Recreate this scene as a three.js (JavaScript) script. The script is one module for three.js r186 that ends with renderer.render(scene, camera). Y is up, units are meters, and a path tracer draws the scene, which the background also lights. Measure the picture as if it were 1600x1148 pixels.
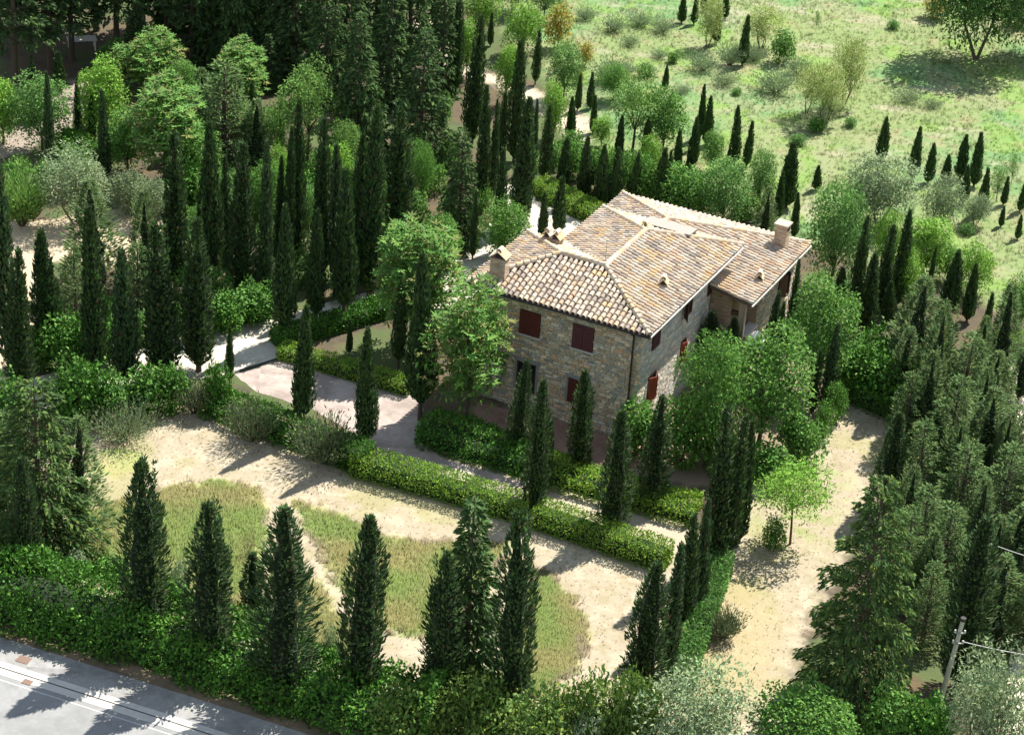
import * as THREE from 'three';

// ---------------------------------------------------------------- camera, sky, sun, exposure
const scene = new THREE.Scene();
const CAM = new THREE.Vector3(0, 57.2, 0), PITCH = THREE.MathUtils.degToRad(29.2), ROLL = THREE.MathUtils.degToRad(3.77), FOC = 3616;
const camera = new THREE.PerspectiveCamera(2 * Math.atan(574 / FOC) * 180 / Math.PI, 1600 / 1148, 1, 6000);
camera.rotation.order = 'YXZ'; camera.position.copy(CAM); camera.rotation.set(-PITCH, 0, ROLL); camera.updateMatrixWorld();
const SUN = new THREE.Vector3(0.393, 0.792, -0.467).normalize();
{ // hazy early-summer sky: pale at the horizon, deeper blue overhead, thin bright veils of cloud
  const w = 512, h = 256, d = new Float32Array(w * h * 4);
  for (let j = 0; j < h; j++) for (let i = 0; i < w; i++) {
    const e = ((j + 0.5) / h - 0.5) * Math.PI, t = Math.pow(Math.max(0, Math.sin(e)), 0.55), az = (i + 0.5) / w * 2 * Math.PI, k = (j * w + i) * 4;
    const c = 0.5 + 0.5 * Math.sin(az * 3 + 2.5 * Math.sin(e * 5 + az)) * Math.sin(e * 9 + 1.7 * Math.sin(az * 2)), veil = Math.max(0, c - 0.55) * 1.2 * Math.min(1, Math.max(0, e) * 4);
    const lo = [0.47, 0.49, 0.505], hi = [0.14, 0.195, 0.28];
    for (let q = 0; q < 3; q++) d[k + q] = e < 0 ? [0.2, 0.19, 0.15][q] : (lo[q] + (hi[q] - lo[q]) * t) * (1 - veil) + veil * 0.45;
    d[k + 3] = 1;
  }
  const t = new THREE.DataTexture(d, w, h, THREE.RGBAFormat, THREE.FloatType); t.mapping = THREE.EquirectangularReflectionMapping; t.magFilter = THREE.LinearFilter; t.needsUpdate = true;
  scene.background = t; scene.environment = t;
}
const sun = new THREE.DirectionalLight(0xfff8ec, 4.8);
sun.position.set(0, 0, -105).addScaledVector(SUN, 150); sun.target.position.set(0, 0, -105);
sun.castShadow = true; sun.shadow.mapSize.set(4096, 4096);
Object.assign(sun.shadow.camera, { left: -70, right: 70, top: 70, bottom: -70, near: 10, far: 320 });
scene.add(sun, sun.target);
const renderer = new THREE.WebGLRenderer({ antialias: true });
renderer.toneMapping = THREE.LinearToneMapping; renderer.toneMappingExposure = 2.05;
renderer.shadowMap.enabled = true;

// ---------------------------------------------------------------- helpers
function rngOf(seed) { let a = (seed * 2654435761) >>> 0; return () => { a = (a + 0x6D2B79F5) | 0; let t = Math.imul(a ^ (a >>> 15), 1 | a); t = (t + Math.imul(t ^ (t >>> 7), 61 | t)) ^ t; return ((t ^ (t >>> 14)) >>> 0) / 4294967296; }; }
function h2(x, y) { let h = Math.imul(x, 374761393) + Math.imul(y, 668265263); h = Math.imul(h ^ (h >>> 13), 1274126177); return ((h ^ (h >>> 16)) >>> 0) / 4294967296; }
function vn(x, y) { const i = Math.floor(x), j = Math.floor(y); let u = x - i, v = y - j; u = u * u * (3 - 2 * u); v = v * v * (3 - 2 * v); return (h2(i, j) * (1 - u) + h2(i + 1, j) * u) * (1 - v) + (h2(i, j + 1) * (1 - u) + h2(i + 1, j + 1) * u) * v; }
function fbm(x, y, o = 4) { let s = 0, a = 0.5, t = 0; for (let k = 0; k < o; k++) { s += a * vn(x, y); t += a; a *= 0.5; x = x * 2.03 + 17.1; y = y * 2.03 + 5.7; } return s / t; }
const cl = (x, a = 0, b = 1) => x < a ? a : x > b ? b : x;
const ss = (a, b, x) => { const t = cl((x - a) / (b - a)); return t * t * (3 - 2 * t); };
const V = (x, y, z) => new THREE.Vector3(x, y, z);
const counts = {};
function numbered(n) { counts[n] = (counts[n] || 0) + 1; return counts[n] === 1 ? n : `${n}_${String(counts[n] - 1).padStart(3, '0')}`; }
function tag(o, label, category, group) { o.userData.label = label; o.userData.category = category; if (group) o.userData.group = group; return o; }
function shade(o) { o.traverse((m) => { if (m.isMesh) { m.castShadow = true; m.receiveShadow = true; } }); return o; }
// surveying: a point of the photograph's plan measured on the level ground (h metres up)
const AX = V(1, 0, 0).applyQuaternion(camera.quaternion), AY = V(0, 1, 0).applyQuaternion(camera.quaternion), AZ = V(0, 0, -1).applyQuaternion(camera.quaternion);
function G(px, py, h = 0) { const d = AZ.clone().addScaledVector(AX, (px - 800) / FOC).addScaledVector(AY, -(py - 574) / FOC); return CAM.clone().addScaledVector(d, (h - CAM.y) / d.y); }
function pxm(p) { return FOC / p.distanceTo(CAM); }
function heightTo(p, py) { const d = p.clone().sub(CAM), k = (574 - py) / FOC, a = d.dot(AY), b = d.dot(AZ), ua = AY.y, ub = AZ.y; return (k * b - a) / (ua - k * ub); }

function noiseTex(size, fn, srgb, rx = 1, ry = 1) {
  const d = new Uint8Array(size * size * 4);
  for (let j = 0; j < size; j++) for (let i = 0; i < size; i++) { const c = fn(i, j), k = (j * size + i) * 4; d[k] = c[0]; d[k + 1] = c[1]; d[k + 2] = c[2]; d[k + 3] = 255; }
  const t = new THREE.DataTexture(d, size, size); t.wrapS = t.wrapT = THREE.RepeatWrapping; t.magFilter = THREE.LinearFilter; t.minFilter = THREE.LinearMipmapLinearFilter; t.generateMipmaps = true; t.repeat.set(rx, ry);
  if (srgb) t.colorSpace = THREE.SRGBColorSpace; t.needsUpdate = true; return t;
}
const toS = (x) => 255 * (x <= 0.0031308 ? 12.92 * x : 1.055 * Math.pow(cl(x), 1 / 2.4) - 0.055);
const grainTex = noiseTex(256, (i, j) => { const n = 128 + 110 * (fbm(i / 9, j / 9, 4) - 0.5) + 60 * (h2(i, j) - 0.5); return [n, n, n]; });

// a growing heap of triangles with vertex colours
class Heap {
  constructor() { this.p = []; this.c = []; this.i = []; }
  v(x, y, z, c) { this.p.push(x, y, z); this.c.push(c[0], c[1], c[2]); return this.p.length / 3 - 1; }
  leaf(x, y, z, d, s, L, W, c, fold = 0.25, mid = 0.45) {      // folded diamond: base, two sides, tip
    const nx = d.y * s.z - d.z * s.y, ny = d.z * s.x - d.x * s.z, nz = d.x * s.y - d.y * s.x, f = W * fold;
    const mx = x + d.x * L * mid, my = y + d.y * L * mid, mz = z + d.z * L * mid;
    const a = this.v(x, y, z, c), b = this.v(mx + s.x * W / 2 + nx * f, my + s.y * W / 2 + ny * f, mz + s.z * W / 2 + nz * f, c);
    const t = this.v(x + d.x * L, y + d.y * L, z + d.z * L, c), e = this.v(mx - s.x * W / 2 + nx * f, my - s.y * W / 2 + ny * f, mz - s.z * W / 2 + nz * f, c);
    this.i.push(a, b, t, a, t, e);
  }
  add(geo, m, c) {
    const o = this.p.length / 3, a = geo.attributes.position, t = V(0, 0, 0);
    for (let k = 0; k < a.count; k++) { t.fromBufferAttribute(a, k); if (m) t.applyMatrix4(m); this.p.push(t.x, t.y, t.z); this.c.push(c[0], c[1], c[2]); }
    if (geo.index) for (let k = 0; k < geo.index.count; k++) this.i.push(geo.index.getX(k) + o); else for (let k = 0; k < a.count; k++) this.i.push(k + o);
  }
  tube(pts, r0, r1, seg, c) {                                   // tapered limb
    const n = pts.length; let prev = null;
    for (let k = 0; k < n; k++) {
      const d = (k < n - 1 ? pts[k + 1].clone().sub(pts[k]) : pts[k].clone().sub(pts[k - 1])).normalize();
      const a = Math.abs(d.y) < 0.9 ? V(0, 1, 0) : V(1, 0, 0), u = a.clone().cross(d).normalize(), w = d.clone().cross(u), r = r0 + (r1 - r0) * k / (n - 1), ring = [];
      for (let s = 0; s < seg; s++) { const t = s / seg * 2 * Math.PI, q = pts[k].clone().addScaledVector(u, Math.cos(t) * r).addScaledVector(w, Math.sin(t) * r); ring.push(this.v(q.x, q.y, q.z, c)); }
      if (prev) for (let s = 0; s < seg; s++) { const s2 = (s + 1) % seg; this.i.push(prev[s], prev[s2], ring[s2], prev[s], ring[s2], ring[s]); }
      prev = ring;
    }
  }
  geo() {
    const g = new THREE.BufferGeometry();
    g.setAttribute('position', new THREE.BufferAttribute(new Float32Array(this.p), 3)); g.setAttribute('color', new THREE.BufferAttribute(new Float32Array(this.c), 3));
    g.setIndex(new THREE.BufferAttribute(new Uint32Array(this.i), 1)); g.computeVertexNormals(); return g;
  }
}
const leafMat = (tr, ro) => new THREE.MeshPhysicalMaterial({ vertexColors: true, side: THREE.DoubleSide, roughness: ro, transmission: tr, thickness: 0, specularIntensity: 0.35 });
const M = {
  needle: leafMat(0.28, 0.9), leaf: leafMat(0.34, 0.85), glossy: leafMat(0.25, 0.6), silver: leafMat(0.3, 0.75), grass: leafMat(0.5, 1),
  bark: new THREE.MeshStandardMaterial({ vertexColors: true, roughness: 0.95 }),
  vc: new THREE.MeshStandardMaterial({ vertexColors: true, roughness: 0.9 }),
};
function mesh(name, geo, mat, parent) { const m = new THREE.Mesh(geo, mat); m.name = name; if (parent) parent.add(m); return m; }
const jit = (r, c, a) => { const k = 1 + (r() - 0.5) * 2 * a, w = (r() - 0.5) * a; return [c[0] * k * (1 + w), c[1] * k, c[2] * k * (1 - w)]; };
function rdir(r) { const z = r() * 2 - 1, t = r() * 6.2832, q = Math.sqrt(1 - z * z); return V(q * Math.cos(t), z, q * Math.sin(t)); }

// ---------------------------------------------------------------- plants
const BARK = [0.1, 0.075, 0.055], BARKG = [0.16, 0.14, 0.115];
const CYP = [[0.046, 0.104, 0.027], [0.063, 0.13, 0.035], [0.083, 0.159, 0.043], [0.048, 0.098, 0.04]];
const CYPB = [[0.075, 0.143, 0.053], [0.092, 0.169, 0.062], [0.063, 0.124, 0.053]];
function cypress(seed, H, R, o = {}) {
  const { bare = 0.03, loose = 0, cone = 0, cols = CYP, len = 0.34, n = 1, tops = 1, belly = 0.3, flare = 0, aspect = 0.26, ex = 2.3 } = o, r = rngOf(seed), g = new THREE.Group();
  const b0 = H * bare, hc = H - b0, prof = (t) => {
    const col = ss(-0.02, 0.1, t) * (0.8 + 0.2 * Math.sin(Math.PI * Math.min(1, t / (belly * 2)))) * Math.pow(Math.max(0, 1 - Math.pow(t, ex)), 0.8);
    return col * (1 - cone) + cone * ss(-0.03, 0.08, t) * Math.pow(1 - t, 0.72);
  };
  const k1 = r() * 50, wob = (a, t) => 0.62 + 0.76 * fbm(k1 + Math.cos(a) * 1.7 + t * 2.4, k1 + Math.sin(a) * 1.7 + t * 6, 3) + loose * (vn(k1 + a * R * 4.5, t * H * 2.4 + k1) - 0.5) * 0.85;
  const bendx = (r() - 0.5) * 0.035 * H, bendz = (r() - 0.5) * 0.035 * H, f = new Heap();
  const spire = [[0, 0, 1]]; for (let k = 1; k < tops; k++) { const a = r() * 6.28; spire.push([Math.cos(a) * R * 0.55, Math.sin(a) * R * 0.55, 0.8 + r() * 0.14]); }
  // inner mass of dead twigs and old foliage
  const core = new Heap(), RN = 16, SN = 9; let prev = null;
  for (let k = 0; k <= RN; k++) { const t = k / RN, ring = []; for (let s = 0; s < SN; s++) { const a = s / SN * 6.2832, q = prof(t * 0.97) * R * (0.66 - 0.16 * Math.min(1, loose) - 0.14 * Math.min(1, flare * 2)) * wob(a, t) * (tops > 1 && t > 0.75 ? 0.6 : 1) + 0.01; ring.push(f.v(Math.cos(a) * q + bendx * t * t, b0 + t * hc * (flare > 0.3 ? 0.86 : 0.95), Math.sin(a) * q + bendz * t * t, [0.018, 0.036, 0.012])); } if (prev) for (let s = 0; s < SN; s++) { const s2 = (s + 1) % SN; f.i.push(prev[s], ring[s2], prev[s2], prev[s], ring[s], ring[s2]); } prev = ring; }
  const area = 6.28 * 0.72 * R * hc, N = Math.round(n * area * 3.1 / (len * len * 0.3));
  for (let k = 0; k < N; k++) {
    const sp = spire[k % 5 === 0 ? Math.floor(r() * tops) : 0];
    let t = r(); if (r() > prof(t) + 0.12) t = r() * 0.8; if (k % 12 === 0) t = 0.86 + r() * 0.13;
    const a = r() * 6.2832, w = wob(a, t), tt = Math.min(1, t / sp[2]), q = prof(sp === spire[0] ? t : tt) * R * w * (0.66 + 0.36 * r()) * (sp === spire[0] ? 1 : 0.6);
    const ca = Math.cos(a), sa = Math.sin(a), x = ca * q + bendx * t * t + sp[0] * Math.min(1, t * 1.5), z = sa * q + bendz * t * t + sp[1] * Math.min(1, t * 1.5), y = b0 + t * hc * 0.965;
    const out = 0.16 + 0.5 * r() * r() + loose * 0.5 * r() + flare * (0.3 + 0.7 * r()), d = V(ca * out + (r() - 0.5) * 0.5, 0.95 - loose * 0.35, sa * out + (r() - 0.5) * 0.5).normalize();
    const s = V(-sa, 0, ca).addScaledVector(rdir(r), 0.7); s.addScaledVector(d, -s.dot(d)).normalize();
    const L = len * (0.6 + 0.8 * r()) * (t > 0.85 ? 0.8 : 1);
    f.leaf(x, y - L * 0.2, z, d, s, L, L * (aspect + 0.14 * r()), r() < 0.025 && loose ? jit(r, [0.14, 0.1, 0.05], 0.3) : jit(r, cols[Math.floor(r() * cols.length)], 0.34), 0.3);
  }
  const tk = new Heap(); tk.tube([V(0, -0.15, 0), V(0, b0 + 0.12 * hc, 0), V(bendx * 0.2, b0 + hc * 0.45, bendz * 0.2)], 0.05 + H * 0.009, 0.02, 7, BARK);
  mesh('trunk', tk.geo(), M.bark, g); mesh('crown', f.geo(), M.needle, g); g.userData.dims = [H, R * 2]; return g;
}
// tiered conifer with boughs of flat sprays
function conifer(seed, H, R, o = {}) {
  const { bare = 0.04, droop = 0.35, cols = CYP, len = 0.3, wid = 0.42, tiers = 15, power = 0.75, per = 9, dense = 1, top = 0.12, up = 0.1, fluff = 0 } = o, r = rngOf(seed), g = new THREE.Group(), f = new Heap(), tk = new Heap();
  const b0 = H * bare; tk.tube([V(0, -0.15, 0), V((r() - 0.5) * 0.1, H * 0.5, 0), V(0, H * 0.97, 0)], 0.06 + H * 0.016, 0.02, 8, BARK);
  for (let k = 0; k < tiers; k++) {
    const t = (k + 0.15 + 0.5 * r()) / tiers, y0 = b0 + t * (H - b0) * 0.97, nb = Math.max(4, Math.round(per * (1 - t * 0.5)));
    for (let j = 0; j < nb; j++) {
      const a = (j + r() * 0.9 + k * 0.37) / nb * 6.2832, L = (R * Math.pow(1 - t, power) + R * top * 0.5) * (0.62 + 0.5 * r()), ca = Math.cos(a), sa = Math.sin(a), rise = up + t * 0.5 + (r() - 0.5) * 0.2;
      const at = (u) => V(ca * L * u, y0 + L * (rise * u - droop * u * u) + 0.02, sa * L * u);
      if (L > 0.6) tk.tube([V(0, y0, 0), at(0.5), at(0.95)], 0.012 + L * 0.012, 0.006, 4, BARK);
      const ns = Math.round(dense * (6 + L * 26));
      for (let q = 0; q < ns; q++) {
        const u = 0.12 + 0.9 * Math.sqrt(r()), p = at(u), e = at(Math.min(1.08, u + 0.08)).sub(p).normalize(), side = (r() < 0.5 ? -1 : 1) * (0.25 + 0.75 * r());
        const spread = L * 0.3 * (1.05 - u * 0.75) * r(), sv = V(-sa, 0, ca), d = e.clone().multiplyScalar(0.75).addScaledVector(sv, side * 0.75).addScaledVector(V(0, 1, 0), (r() - 0.62) * 0.5).normalize();
        p.addScaledVector(sv, Math.sign(side) * spread); p.y += (r() - 0.5) * 0.12 * (1 + L * 0.3) - spread * 0.3;
        if (fluff) { p.addScaledVector(rdir(r), fluff * r()); d.addScaledVector(rdir(r), fluff * 1.6).normalize(); } const s = V(0, 1, 0).addScaledVector(rdir(r), 0.8).cross(d).normalize(), l = len * (0.6 + 0.8 * r());
        f.leaf(p.x, p.y, p.z, d, s, l, l * wid * (0.7 + 0.6 * r()), jit(r, cols[Math.floor(r() * cols.length)], 0.3), 0.25);
      }
    }
  }
  mesh('trunk', tk.geo(), M.bark, g); mesh('crown', f.geo(), M.needle, g); g.userData.dims = [H, R * 2]; return g;
}
// broad crown of leafy lobes carried on limbs
function broad(seed, H, W, o = {}) {
  const { bare = 0.03, nl = 15, n = 4200, len = 0.2, wid = 0.62, cols, mat = M.leaf, bark = BARK, lobe = 0.42, droop = 0.25, stems = 1, frond = 0, tr = 1, hollow = 0.62, lower = 0.45, open = 0 } = o, r = rngOf(seed), g = new THREE.Group(), f = new Heap(), tk = new Heap();
  const b0 = H * bare, hy = (H - b0) / 2, cy = b0 + hy, rx = W / 2, lobes = [];
  for (let k = 0; k < nl; k++) { const yy = 1 - 1.92 * (k + 0.5) / nl, a = k * 2.39996 + r() * 0.9, q = Math.sqrt(Math.max(0, 1 - yy * yy)), m = hollow * (0.75 + 0.45 * r()); const lr = lobe * rx * (0.65 + 0.7 * r()); lobes.push([V(Math.cos(a) * q * rx * m, cy + yy * hy * m * 1.02, Math.sin(a) * q * rx * m), lr, Math.min(lr, hy * 0.7)]); }
  const limbs = lobes.filter(() => r() < 0.75);
  for (let s = 0; s < stems; s++) {
    const a = s / stems * 6.28 + r(), lean = stems > 1 ? rx * 0.35 : rx * 0.05, fork = V(Math.cos(a) * lean, b0 + hy * 0.35, Math.sin(a) * lean), tr0 = (0.035 + 0.018 * W) * tr / Math.sqrt(stems);
    tk.tube([V(Math.cos(a) * 0.05 * (stems - 1), -0.12, Math.sin(a) * 0.05 * (stems - 1)), V(fork.x * 0.4, b0 * 0.6, fork.z * 0.4), fork], tr0 * 1.15, tr0 * 0.7, 8, bark);
    limbs.forEach((l, k) => { if (k % stems === s) tk.tube([fork, fork.clone().lerp(l[0], 0.5).add(V(0, hy * 0.06, 0)), l[0]], tr0 * 0.5, 0.012, 5, bark); });
  }
  const wsum = lobes.reduce((s, l) => s + l[1] * l[1], 0);
  for (const [c, lr, ly] of lobes) {
    const m = Math.round(n * lr * lr / wsum), lc = 0.88 + 0.24 * r();
    for (let k = 0; k < m; k++) {
      const d = rdir(r); if (d.y < -0.2 && r() > lower) d.y = Math.abs(d.y);
      const bump = 0.8 + 0.5 * vn(d.x * 2.3 + c.x * 3 + 40, d.y * 2.3 + d.z * 2.7 + c.z * 3 + 40), q = (0.55 + 0.5 * Math.pow(r(), 0.6)) * bump;
      const x = c.x + d.x * lr * q, y = c.y + d.y * ly * q, z = c.z + d.z * lr * q, col = jit(r, cols[Math.floor(r() * cols.length)], 0.22).map((v) => v * lc);
      if (frond && r() < frond) {                               // a whorl of drooping compound leaves
        const nf = 5 + Math.floor(r() * 3), a0 = r() * 6.28;
        for (let j = 0; j < nf; j++) { const a = a0 + j / nf * 6.28, dd = V(Math.cos(a), -0.35 + 0.5 * r(), Math.sin(a)).addScaledVector(d, 0.45).normalize(), s = V(0, 1, 0).cross(dd).normalize(); f.leaf(x, y, z, dd, s, len * (1.1 + 0.7 * r()), len * 0.42, jit(r, col, 0.15), -0.3); }
        k += nf - 1; continue;
      }
      const dd = d.clone().multiplyScalar(0.6).addScaledVector(rdir(r), 0.8).add(V(0, -droop, 0)).normalize(), s = V(0, 1, 0).addScaledVector(rdir(r), 0.55).cross(dd); if (s.lengthSq() < 1e-3) s.set(1, 0, 0); s.normalize();
      const L = len * (0.65 + 0.7 * r()); f.leaf(x, y, z, dd, s, L, L * wid * (0.75 + 0.5 * r()), col, 0.22);
    }
  }
  mesh('trunk', tk.geo(), M.bark, g); mesh('crown', f.geo(), mat, g); g.userData.dims = [H, W]; return g;
}
// low rounded shrub growing from the ground
function shrub(seed, H, W, o = {}) { const g = broad(seed, H, W, { bare: 0.02, nl: 11, n: 1700, len: 0.15, stems: 3, hollow: 0.6, lower: 0.8, lobe: 0.5, ...o }); g.children[0].name = 'stem'; g.children[1].name = 'foliage'; return g; }
// spiky shrub of upright shoots
function shoots(seed, H, W, o = {}) {
  const { n = 900, len = 0.28, wid = 0.16, cols, mat = M.silver, fan = 0.9 } = o, r = rngOf(seed), g = new THREE.Group(), f = new Heap(), tk = new Heap();
  for (let k = 0; k < n; k++) {
    const a = r() * 6.2832, e = Math.sqrt(r()), tilt = e * fan, hh = H * (0.5 + 0.5 * r()), u = 0.3 + 0.7 * r(), base = W * 0.12 * e;
    const d = V(Math.cos(a) * Math.sin(tilt), Math.cos(tilt), Math.sin(a) * Math.sin(tilt)), L = hh / Math.max(0.55, Math.cos(tilt)) * (1 - 0.25 * e);
    const x = Math.cos(a) * base + d.x * L * u * W / H * 0.8, y = d.y * L * u * 0.9, z = Math.sin(a) * base + d.z * L * u * W / H * 0.8, dd = d.clone().addScaledVector(rdir(r), 0.55).normalize(), s = rdir(r).cross(dd).normalize();
    f.leaf(x, Math.max(0.02, y - len * 0.4), z, dd, s, len * (0.6 + 0.8 * r()), len * wid * 2 * (0.7 + 0.6 * r()), jit(r, cols[Math.floor(r() * cols.length)], 0.25), 0.2);
    if (k % 45 === 0) tk.tube([V(Math.cos(a) * base * 0.3, -0.05, Math.sin(a) * base * 0.3), V(x * 0.5, y * 0.6, z * 0.5), V(x, y, z)], 0.02, 0.006, 4, BARK);
  }
  mesh('stem', tk.geo(), M.bark, g); mesh('foliage', f.geo(), mat, g); g.userData.dims = [H, W]; return g;
}
const C = {
  lime: [[0.211, 0.4, 0.053], [0.162, 0.346, 0.045], [0.259, 0.455, 0.068]], green: [[0.104, 0.251, 0.041], [0.139, 0.307, 0.047], [0.174, 0.354, 0.064], [0.087, 0.205, 0.041]],
  mid: [[0.125, 0.278, 0.058], [0.16, 0.325, 0.076], [0.106, 0.233, 0.058]], ash: [[0.129, 0.286, 0.052], [0.158, 0.34, 0.066], [0.187, 0.357, 0.074], [0.237, 0.266, 0.08], [0.114, 0.25, 0.052]],
  yell: [[0.290, 0.372, 0.072], [0.246, 0.357, 0.072], [0.334, 0.372, 0.096]], olive: [[0.217, 0.304, 0.151], [0.275, 0.361, 0.189], [0.174, 0.254, 0.12], [0.319, 0.411, 0.227]],
  willow: [[0.377, 0.465, 0.156], [0.435, 0.496, 0.192], [0.319, 0.419, 0.144]], grey: [[0.29, 0.391, 0.214], [0.348, 0.44, 0.252], [0.232, 0.326, 0.176]], rosem: [[0.131, 0.178, 0.084], [0.174, 0.217, 0.108], [0.102, 0.155, 0.072]],
  broom: [[0.52, 0.36, 0.05], [0.46, 0.33, 0.05], [0.26, 0.3, 0.06], [0.2, 0.27, 0.06]], fir: [[0.05, 0.106, 0.032], [0.07, 0.139, 0.039], [0.092, 0.173, 0.047]], firb: [[0.095, 0.177, 0.052], [0.121, 0.21, 0.063], [0.152, 0.237, 0.075], [0.077, 0.145, 0.046]],
  ced: [[0.069, 0.143, 0.039], [0.106, 0.189, 0.046], [0.168, 0.252, 0.059], [0.056, 0.117, 0.037]], laurel: [[0.068, 0.2, 0.023], [0.098, 0.253, 0.033], [0.127, 0.294, 0.037], [0.052, 0.147, 0.022]],
  box: [[0.195, 0.358, 0.04], [0.241, 0.42, 0.046], [0.151, 0.304, 0.037], [0.3, 0.429, 0.059]], oak: [[0.062, 0.145, 0.037], [0.083, 0.179, 0.045], [0.104, 0.205, 0.053]], feather: [[0.168, 0.319, 0.063], [0.202, 0.374, 0.079], [0.142, 0.28, 0.063]], mixed: [[0.099, 0.2, 0.035], [0.165, 0.27, 0.05], [0.209, 0.3, 0.06], [0.077, 0.16, 0.03]],
  dead: [[0.290, 0.248, 0.144], [0.362, 0.310, 0.180]],
};

// ---------------------------------------------------------------- the ground
const poly = (pts) => pts.map(([x, y]) => { const p = G(x, y); return [p.x, p.z]; });
function inside(P, x, z) {                                       // signed distance, positive inside
  let c = false, d = 1e9;
  for (let i = 0, j = P.length - 1; i < P.length; j = i++) {
    const [xi, zi] = P[i], [xj, zj] = P[j]; if ((zi > z) !== (zj > z) && x < (xj - xi) * (z - zi) / (zj - zi) + xi) c = !c;
    const ex = xj - xi, ez = zj - zi, t = cl(((x - xi) * ex + (z - zi) * ez) / (ex * ex + ez * ez)), dx = x - xi - t * ex, dz = z - zi - t * ez; d = Math.min(d, dx * dx + dz * dz);
  }
  return (c ? 1 : -1) * Math.sqrt(d);
}
const ZONE = {
  meadow: poly([[760, -80], [1750, -90], [1750, 560], [1560, 480], [1420, 430], [1280, 380], [1060, 300], [960, 280], [900, 190], [850, 110], [790, 40]]),
  lawn: poly([[110, 640], [210, 620], [300, 612], [390, 650], [560, 715], [700, 760], [850, 820], [1050, 860], [1130, 850], [1180, 700], [1290, 600], [1400, 590], [1420, 660], [1360, 800], [1250, 1000], [1230, 1200], [1000, 1240], [560, 1150], [380, 1080], [100, 960], [60, 800]]),
  tallA: poly([[105, 890], [130, 800], [230, 770], [330, 750], [398, 760], [415, 800], [415, 850], [385, 900], [395, 960], [250, 960]]),
  tallB: poly([[457, 782], [540, 805], [600, 838], [700, 850], [790, 850], [700, 1000], [610, 990], [540, 925], [522, 903], [492, 852], [470, 805]]),
  tallC: poly([[845, 890], [890, 935], [920, 990], [900, 1040], [850, 1090], [780, 1080], [800, 960]]),
  tallD: poly([[418, 880], [450, 846], [460, 876], [506, 928], [526, 960], [575, 1015], [540, 1040], [450, 1000]]),
  tallE: poly([[130, 735], [150, 700], [215, 705], [230, 735], [180, 745]]),
  green: poly([[1130, 740], [1230, 700], [1320, 745], [1290, 850], [1200, 830]]),
  dry: poly([[1075, 940], [1160, 900], [1225, 960], [1200, 1100], [1080, 1090]]),
  sand: poly([[-80, 350], [70, 345], [190, 322], [260, 350], [230, 420], [70, 410], [45, 640], [-80, 660]]),
  walk: poly([[-60, 205], [20, 205], [95, 140], [110, 125], [136, 128], [132, 180], [40, 240], [-60, 255]]),
  gravelR: poly([[1570, 1140], [1575, 1050], [1600, 980], [1700, 960], [1700, 1200]]), gravelS: poly([[1560, 640], [1575, 580], [1610, 540], [1700, 530], [1700, 620], [1590, 680]]),
  lane: poly([[640, 20], [668, 22], [700, 70], [740, 105], [860, 150], [925, 185], [912, 235], [880, 200], [790, 140], [690, 105], [650, 60]]),
  path: poly([[640, 700], [700, 716], [810, 745], [930, 774], [1062, 820], [1110, 850], [1050, 880], [900, 836], [700, 775], [590, 730]]),
  yard: poly([[735, 640], [870, 700], [960, 760], [1100, 760], [1240, 720], [1300, 620], [1180, 480], [1000, 600]]),
};
const SHEET = { x0: -52, x1: 52, z0: -178, z1: -64 }, TW = 1536, TH = 1684;
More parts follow.
